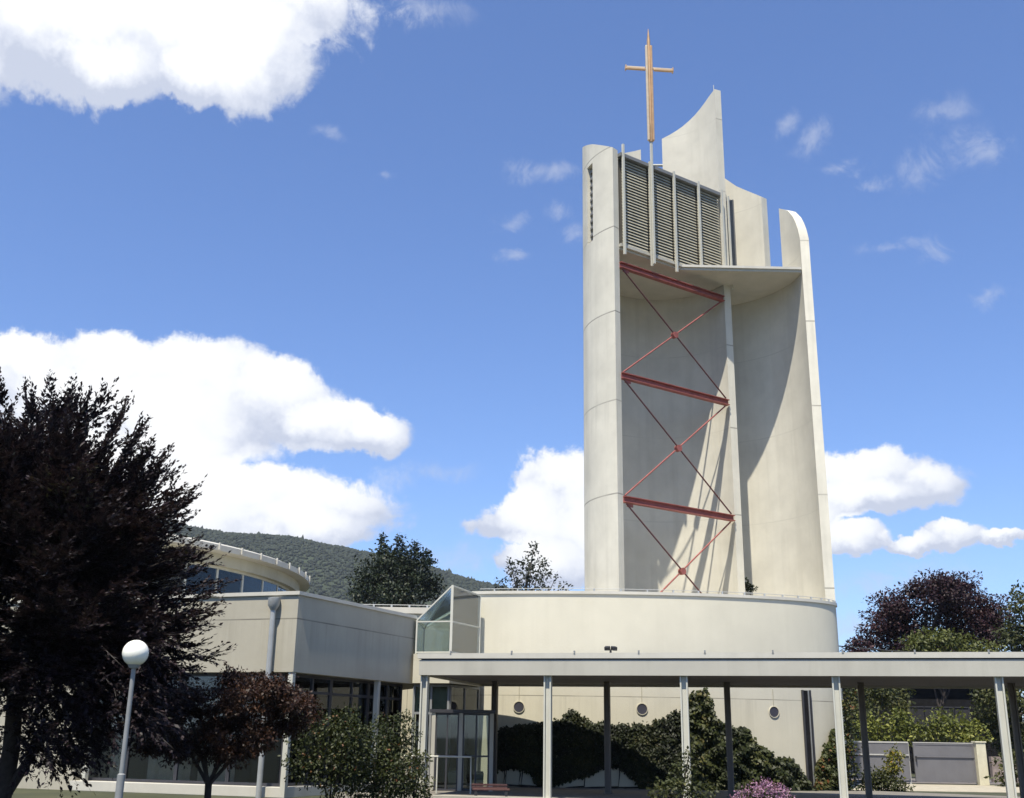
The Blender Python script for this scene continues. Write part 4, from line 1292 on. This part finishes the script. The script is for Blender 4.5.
tree('young_deciduous_tree', 'small wispy sapling top beside the tower base', 'tree', gbase(564, 72), px_clumps([(564, 584, 5, 4), (568, 588, 5, 4), (558, 589, 4, 3), (563, 600, 7, 7)], 72, .3, 12), 0.08, f_grey, 0.28, 9, bark=m_barkl, nlimb=4)
tree('copper_beech', 'large dark copper beech beyond the walkway roof on the right', 'tree', gbase(935, 72),
     px_clumps([(905, 605, 26, 18), (930, 595, 28, 18), (955, 598, 28, 20), (985, 612, 24, 18), (1000, 625, 22, 18), (885, 625, 20, 14), (915, 625, 26, 18), (950, 625, 30, 20), (980, 635, 26, 18), (870, 640, 14, 10), (900, 645, 24, 12), (940, 585, 16, 8), (915, 590, 14, 10), (960, 588, 16, 9), (860, 650, 10, 7), (895, 610, 12, 10), (930, 655, 40, 20), (880, 612, 7, 6)], 72, 2.2, 13), 0.45, f_beech, 0.21, 75, nlimb=8)
tree('purple_shrub_tree', 'small sparse purple shrub left of the copper beech', 'shrub', gbase(853, 66), px_clumps([(852, 645, 7, 6), (858, 640, 6, 5), (847, 652, 7, 5), (862, 650, 9, 6), (855, 665, 12, 10)], 66, .5, 14), 0.08, f_beech, 0.22, 26, nlimb=5)
tree('light_green_tree', 'rounded yellow green tree in front of the copper beech', 'tree', gbase(938, 60), px_clumps([(915, 642, 18, 8), (938, 638, 18, 8), (962, 643, 20, 8), (985, 649, 14, 6), (925, 637, 10, 6), (930, 655, 30, 10), (960, 660, 26, 10)], 60, 1.2, 15), 0.2, f_lime, 0.22, 40, nlimb=5)
tree('edge_tree', 'green tree at the right edge beside the copper beech', 'tree', gbase(1045, 62), px_clumps([(1022, 605, 16, 12), (1040, 600, 22, 16), (1022, 630, 18, 16), (1050, 630, 30, 20), (1030, 650, 22, 14), (1010, 640, 9, 9)], 62, 1.5, 16), 0.3, f_broad, 0.24, 34, nlimb=6)
shrub('hedge_bush', 'dull green tree shaped bush under the walkway left of the dark shed', 'bush', gbase(880, 56), px_clumps([(870, 700, 18, 12), (890, 698, 18, 12), (880, 688, 18, 10), (862, 712, 14, 10), (896, 708, 12, 9), (905, 692, 8, 8)], 56, 1, 17), f_broad, 0.20, 40)
for (pxs, lab, sd, ft) in (([(862, 725, 14, 11), (878, 727, 15, 10), (868, 738, 18, 9), (884, 738, 14, 9)], 'bright yellow green laurel bush behind the left end of the fence', 18, f_laurel),
                       ([(900, 722, 13, 10), (911, 725, 13, 11), (905, 736, 18, 10), (898, 714, 7, 5)], 'bright yellow green laurel bush behind the fence and gate joint', 19, f_laurel),
                       ([(938, 721, 14, 10), (952, 721, 13, 10), (945, 733, 20, 10), (930, 733, 14, 8)], 'bright yellow green laurel bush behind the middle of the gate', 20, f_laurel),
                       ([(968, 724, 12, 10), (975, 735, 14, 10), (962, 736, 12, 9)], 'yellow green laurel bush above the pale gate pillar', 25, f_laurel)):
    shrub('laurel_bush', lab, 'bush', gbase(pxs[0][0], 50), px_clumps(pxs, 50, .6, sd), ft, 0.17, 50, group='laurel bushes behind the gate')
tree('dark_green_tree', 'dark green tree under the walkway right of the gate pillar', 'tree', gbase(1000, 58), px_clumps([(978, 700, 14, 12), (995, 695, 20, 14), (1015, 700, 20, 16), (1000, 720, 22, 14), (1025, 725, 24, 16), (985, 722, 14, 12), (1010, 740, 24, 12), (1040, 700, 24, 20)], 58, 1.2, 26), 0.22, f_broad, 0.22, 40, nlimb=5)
shrub('roadside_bush', 'dark bush at the lower right behind the last walkway column', 'bush', gbase(1018, 46), px_clumps([(1012, 765, 14, 12), (1024, 760, 16, 16), (1018, 782, 18, 12), (1035, 780, 16, 16)], 46, .6, 27), f_broad, 0.2, 40)

# ------------------------------------------------------------------ light and sky
EL, HDIR = R(64.5), Vector((0.35, 0.937, 0)).normalized()
ld = HDIR * math.cos(EL) + Vector((0, 0, -math.sin(EL)))
sd_ = bpy.data.lights.new('sun', 'SUN'); sd_.energy = 5.0; sd_.angle = R(0.5); sd_.color = (1.0, 0.93, 0.79)
so = bpy.data.objects.new('sun', sd_); COL.objects.link(so)
so.rotation_euler = ld.to_track_quat('-Z', 'Y').to_euler(); so.location = (-20, -30, 60)

w = bpy.data.worlds.new('World'); S.world = w; w.use_nodes = True
t = w.node_tree; t.nodes.clear(); L = t.links.new
N = lambda k, **kw: node(t, k, **kw)
sky = N('ShaderNodeTexSky', sky_type='NISHITA'); sky.sun_disc = False
sky.sun_elevation = EL; sky.sun_rotation = math.atan2(-HDIR.x, -HDIR.y)
sky.air_density = 1.0; sky.dust_density = 0.6; sky.ozone_density = 2.2; sky.altitude = 400
tcn = N('ShaderNodeTexCoord')
sx = N('ShaderNodeSeparateXYZ'); L(tcn.outputs['Generated'], sx.inputs[0])
az = math_(t, 'ARCTAN2', sx.outputs['X'], sx.outputs['Y']); el = math_(t, 'ARCSINE', sx.outputs['Z'])
cb = N('ShaderNodeCombineXYZ'); L(az, cb.inputs[0]); L(el, cb.inputs[1])
nz = N('ShaderNodeTexNoise', i_Scale=15.0, i_Detail=10.0, i_Roughness=0.64); L(cb.outputs[0], nz.inputs['Vector'])
nz2 = N('ShaderNodeTexNoise', i_Scale=4.0, i_Detail=5.0, i_Roughness=0.55); L(cb.outputs[0], nz2.inputs['Vector'])
nz3 = N('ShaderNodeTexNoise', i_Scale=22.0, i_Detail=9.0, i_Roughness=0.7, i_Distortion=1.6); L(cb.outputs[0], nz3.inputs['Vector'])
# wobble the directions so that outlines billow
wob = N('ShaderNodeVectorMath', operation='MULTIPLY_ADD')
L(nz.outputs['Color'], wob.inputs[0]); wob.inputs[1].default_value = (0.05, 0.05, 0); L(cb.outputs[0], wob.inputs[2])
wob2 = N('ShaderNodeVectorMath', operation='ADD'); L(wob.outputs[0], wob2.inputs[0]); wob2.inputs[1].default_value = (-0.025, -0.025, 0)


def field(lst, up=0.0):
    acc = None
    for px, py, rx, ry in lst:
        d = ray(px, py).normalized()
        a0, e0 = math.atan2(d.x, d.y), math.asin(d.z)
        k = d.dot(fwd)
        rx_r, ry_r = rx / F * k / math.cos(e0), ry / F * k
        s1 = N('ShaderNodeVectorMath', operation='SUBTRACT'); L(wob2.outputs[0], s1.inputs[0]); s1.inputs[1].default_value = (a0, e0 + up * ry_r, 0)
        s2 = N('ShaderNodeVectorMath', operation='MULTIPLY'); L(s1.outputs[0], s2.inputs[0]); s2.inputs[1].default_value = (1 / rx_r, 1 / ry_r, 0)
        s3 = N('ShaderNodeVectorMath', operation='LENGTH'); L(s2.outputs[0], s3.inputs[0])
        v = math_(t, 'SUBTRACT', 1.0, s3.outputs['Value'])
        acc = v if acc is None else math_(t, 'MAXIMUM', acc, v)
    return acc


def smooth(x, lo, hi):
    n = N('ShaderNodeMapRange', interpolation_type='SMOOTHSTEP'); L(x, n.inputs[0])
    n.inputs[1].default_value = lo; n.inputs[2].default_value = hi
    return n.outputs[0]


big = [(30, 30, 190, 72), (150, 40, 150, 66), (215, 45, 120, 66), (290, 0, 70, 52), (190, 80, 62, 34), (100, 70, 80, 40), (20, -60, 400, 80), (-150, 40, 160, 80),
       (10, 365, 90, 34), (-80, 380, 120, 60), (130, 380, 120, 48), (195, 385, 105, 52), (265, 405, 95, 48), (320, 425, 75, 34), (370, 432, 48, 26), (150, 420, 170, 52),
       (250, 502, 170, 46), (150, 520, 160, 55), (322, 503, 82, 30), (170, 450, 80, 34), (300, 525, 90, 24), (90, 480, 130, 60), (-60, 520, 150, 90),
       (565, 490, 62, 46), (525, 520, 62, 32), (585, 540, 80, 46), (545, 565, 60, 30), (620, 470, 50, 40),
       (868, 484, 100, 34), (825, 478, 60, 30), (915, 487, 56, 26), (865, 500, 90, 20), (848, 538, 48, 18), (948, 532, 42, 18), (915, 541, 34, 12), (1002, 533, 30, 9), (790, 520, 60, 50),
       (1300, 420, 160, 60), (1500, 300, 200, 90), (-500, 250, 220, 80), (-700, 480, 260, 70)]
wisp = [(786, 118, 22, 24), (816, 138, 34, 34), (845, 168, 40, 14), (875, 183, 36, 12), (925, 168, 40, 44), (975, 148, 54, 34), (945, 112, 44, 26), (932, 248, 30, 26), (895, 245, 54, 14), (545, 172, 66, 18), (560, 215, 24, 16), (515, 224, 28, 14), (515, 257, 26, 10),
        (432, 12, 66, 26), (575, 236, 26, 18), (395, 478, 40, 24), (850, 625, 50, 30), (900, 575, 120, 30), (460, 560, 90, 30), (330, 130, 26, 12), (385, 176, 18, 10), (985, 300, 46, 16), (440, 470, 60, 18)]
fb_ = field(big); fw_ = field(wisp)
nb = math_(t, 'SUBTRACT', nz.outputs['Fac'], 0.5)
n3 = math_(t, 'SUBTRACT', nz3.outputs['Fac'], 0.5)
fbn = math_(t, 'ADD', math_(t, 'ADD', fb_, math_(t, 'MULTIPLY', nb, 0.9)), math_(t, 'MULTIPLY', n3, 0.35))
db = smooth(fbn, 0.03, 0.25)
fup = field(big, 0.45)
fwn = math_(t, 'ADD', math_(t, 'MULTIPLY', fw_, 0.7), math_(t, 'ADD', math_(t, 'MULTIPLY', n3, 2.0), math_(t, 'MULTIPLY', nb, 0.8)))
dw = math_(t, 'MULTIPLY', smooth(fwn, 0.1, 1.1), math_(t, 'MULTIPLY', smooth(fw_, 0.0, 0.75), 0.50))
dens = math_(t, 'MAXIMUM', db, dw)
shade = math_(t, 'ADD', math_(t, 'ADD', math_(t, 'MULTIPLY', fup, 0.75), math_(t, 'MULTIPLY', nb, 1.3)), math_(t, 'MULTIPLY', math_(t, 'SUBTRACT', nz2.outputs['Fac'], 0.5), 0.9))
ccol = ramp(t, shade, [(-0.0, (0.56, 0.61, 0.74)), (0.16, (0.72, 0.76, 0.86)), (0.36, (0.92, 0.94, 0.97)), (0.6, (1.0, 1.0, 0.99))])
skyc = N('ShaderNodeVectorMath', operation='SCALE'); L(sky.outputs[0], skyc.inputs[0]); skyc.inputs['Scale'].default_value = 1.0
skyt = N('ShaderNodeVectorMath', operation='MULTIPLY'); L(skyc.outputs[0], skyt.inputs[0]); skyt.inputs[1].default_value = (0.85, 1.0, 1.29)
cloudc = N('ShaderNodeVectorMath', operation='SCALE'); L(ccol, cloudc.inputs[0]); cloudc.inputs['Scale'].default_value = 7.2
mixn = mixc(t, dens, skyt.outputs[0], cloudc.outputs[0])
bg = N('ShaderNodeBackground'); L(mixn, bg.inputs['Color']); bg.inputs['Strength'].default_value = 0.093
L(bg.outputs[0], N('ShaderNodeOutputWorld').inputs[0])

# the air between here and the hill
m, t, N = nt('haze_air')
pv = N('ShaderNodeVolumePrincipled'); pv.inputs['Color'].default_value = (0.78, 0.86, 1.0, 1); pv.inputs['Density'].default_value = 0.00010; pv.inputs['Anisotropy'].default_value = 0.2
t.links.new(pv.outputs[0], N('ShaderNodeOutputMaterial').inputs['Volume'])
tag(MB().hexa([(-3200, -1700, -1.5), (3200, -1700, -1.5), (3200, 4200, -1.5), (-3200, 4200, -1.5)], [(-3200, -1700, 260), (3200, -1700, 260), (3200, 4200, 260), (-3200, 4200, 260)]).build('haze', m), 'thin summer haze in the air before the far hill', 'haze', kind='stuff')

vs = S.view_settings
vs.view_transform = 'Standard'; vs.look = 'None'; vs.exposure = 0.72; vs.gamma = 1.0; vs.use_curve_mapping = False
S.cycles.use_denoising = True
S.cycles.max_bounces = 6; S.cycles.diffuse_bounces = 3; S.cycles.transparent_max_bounces = 12
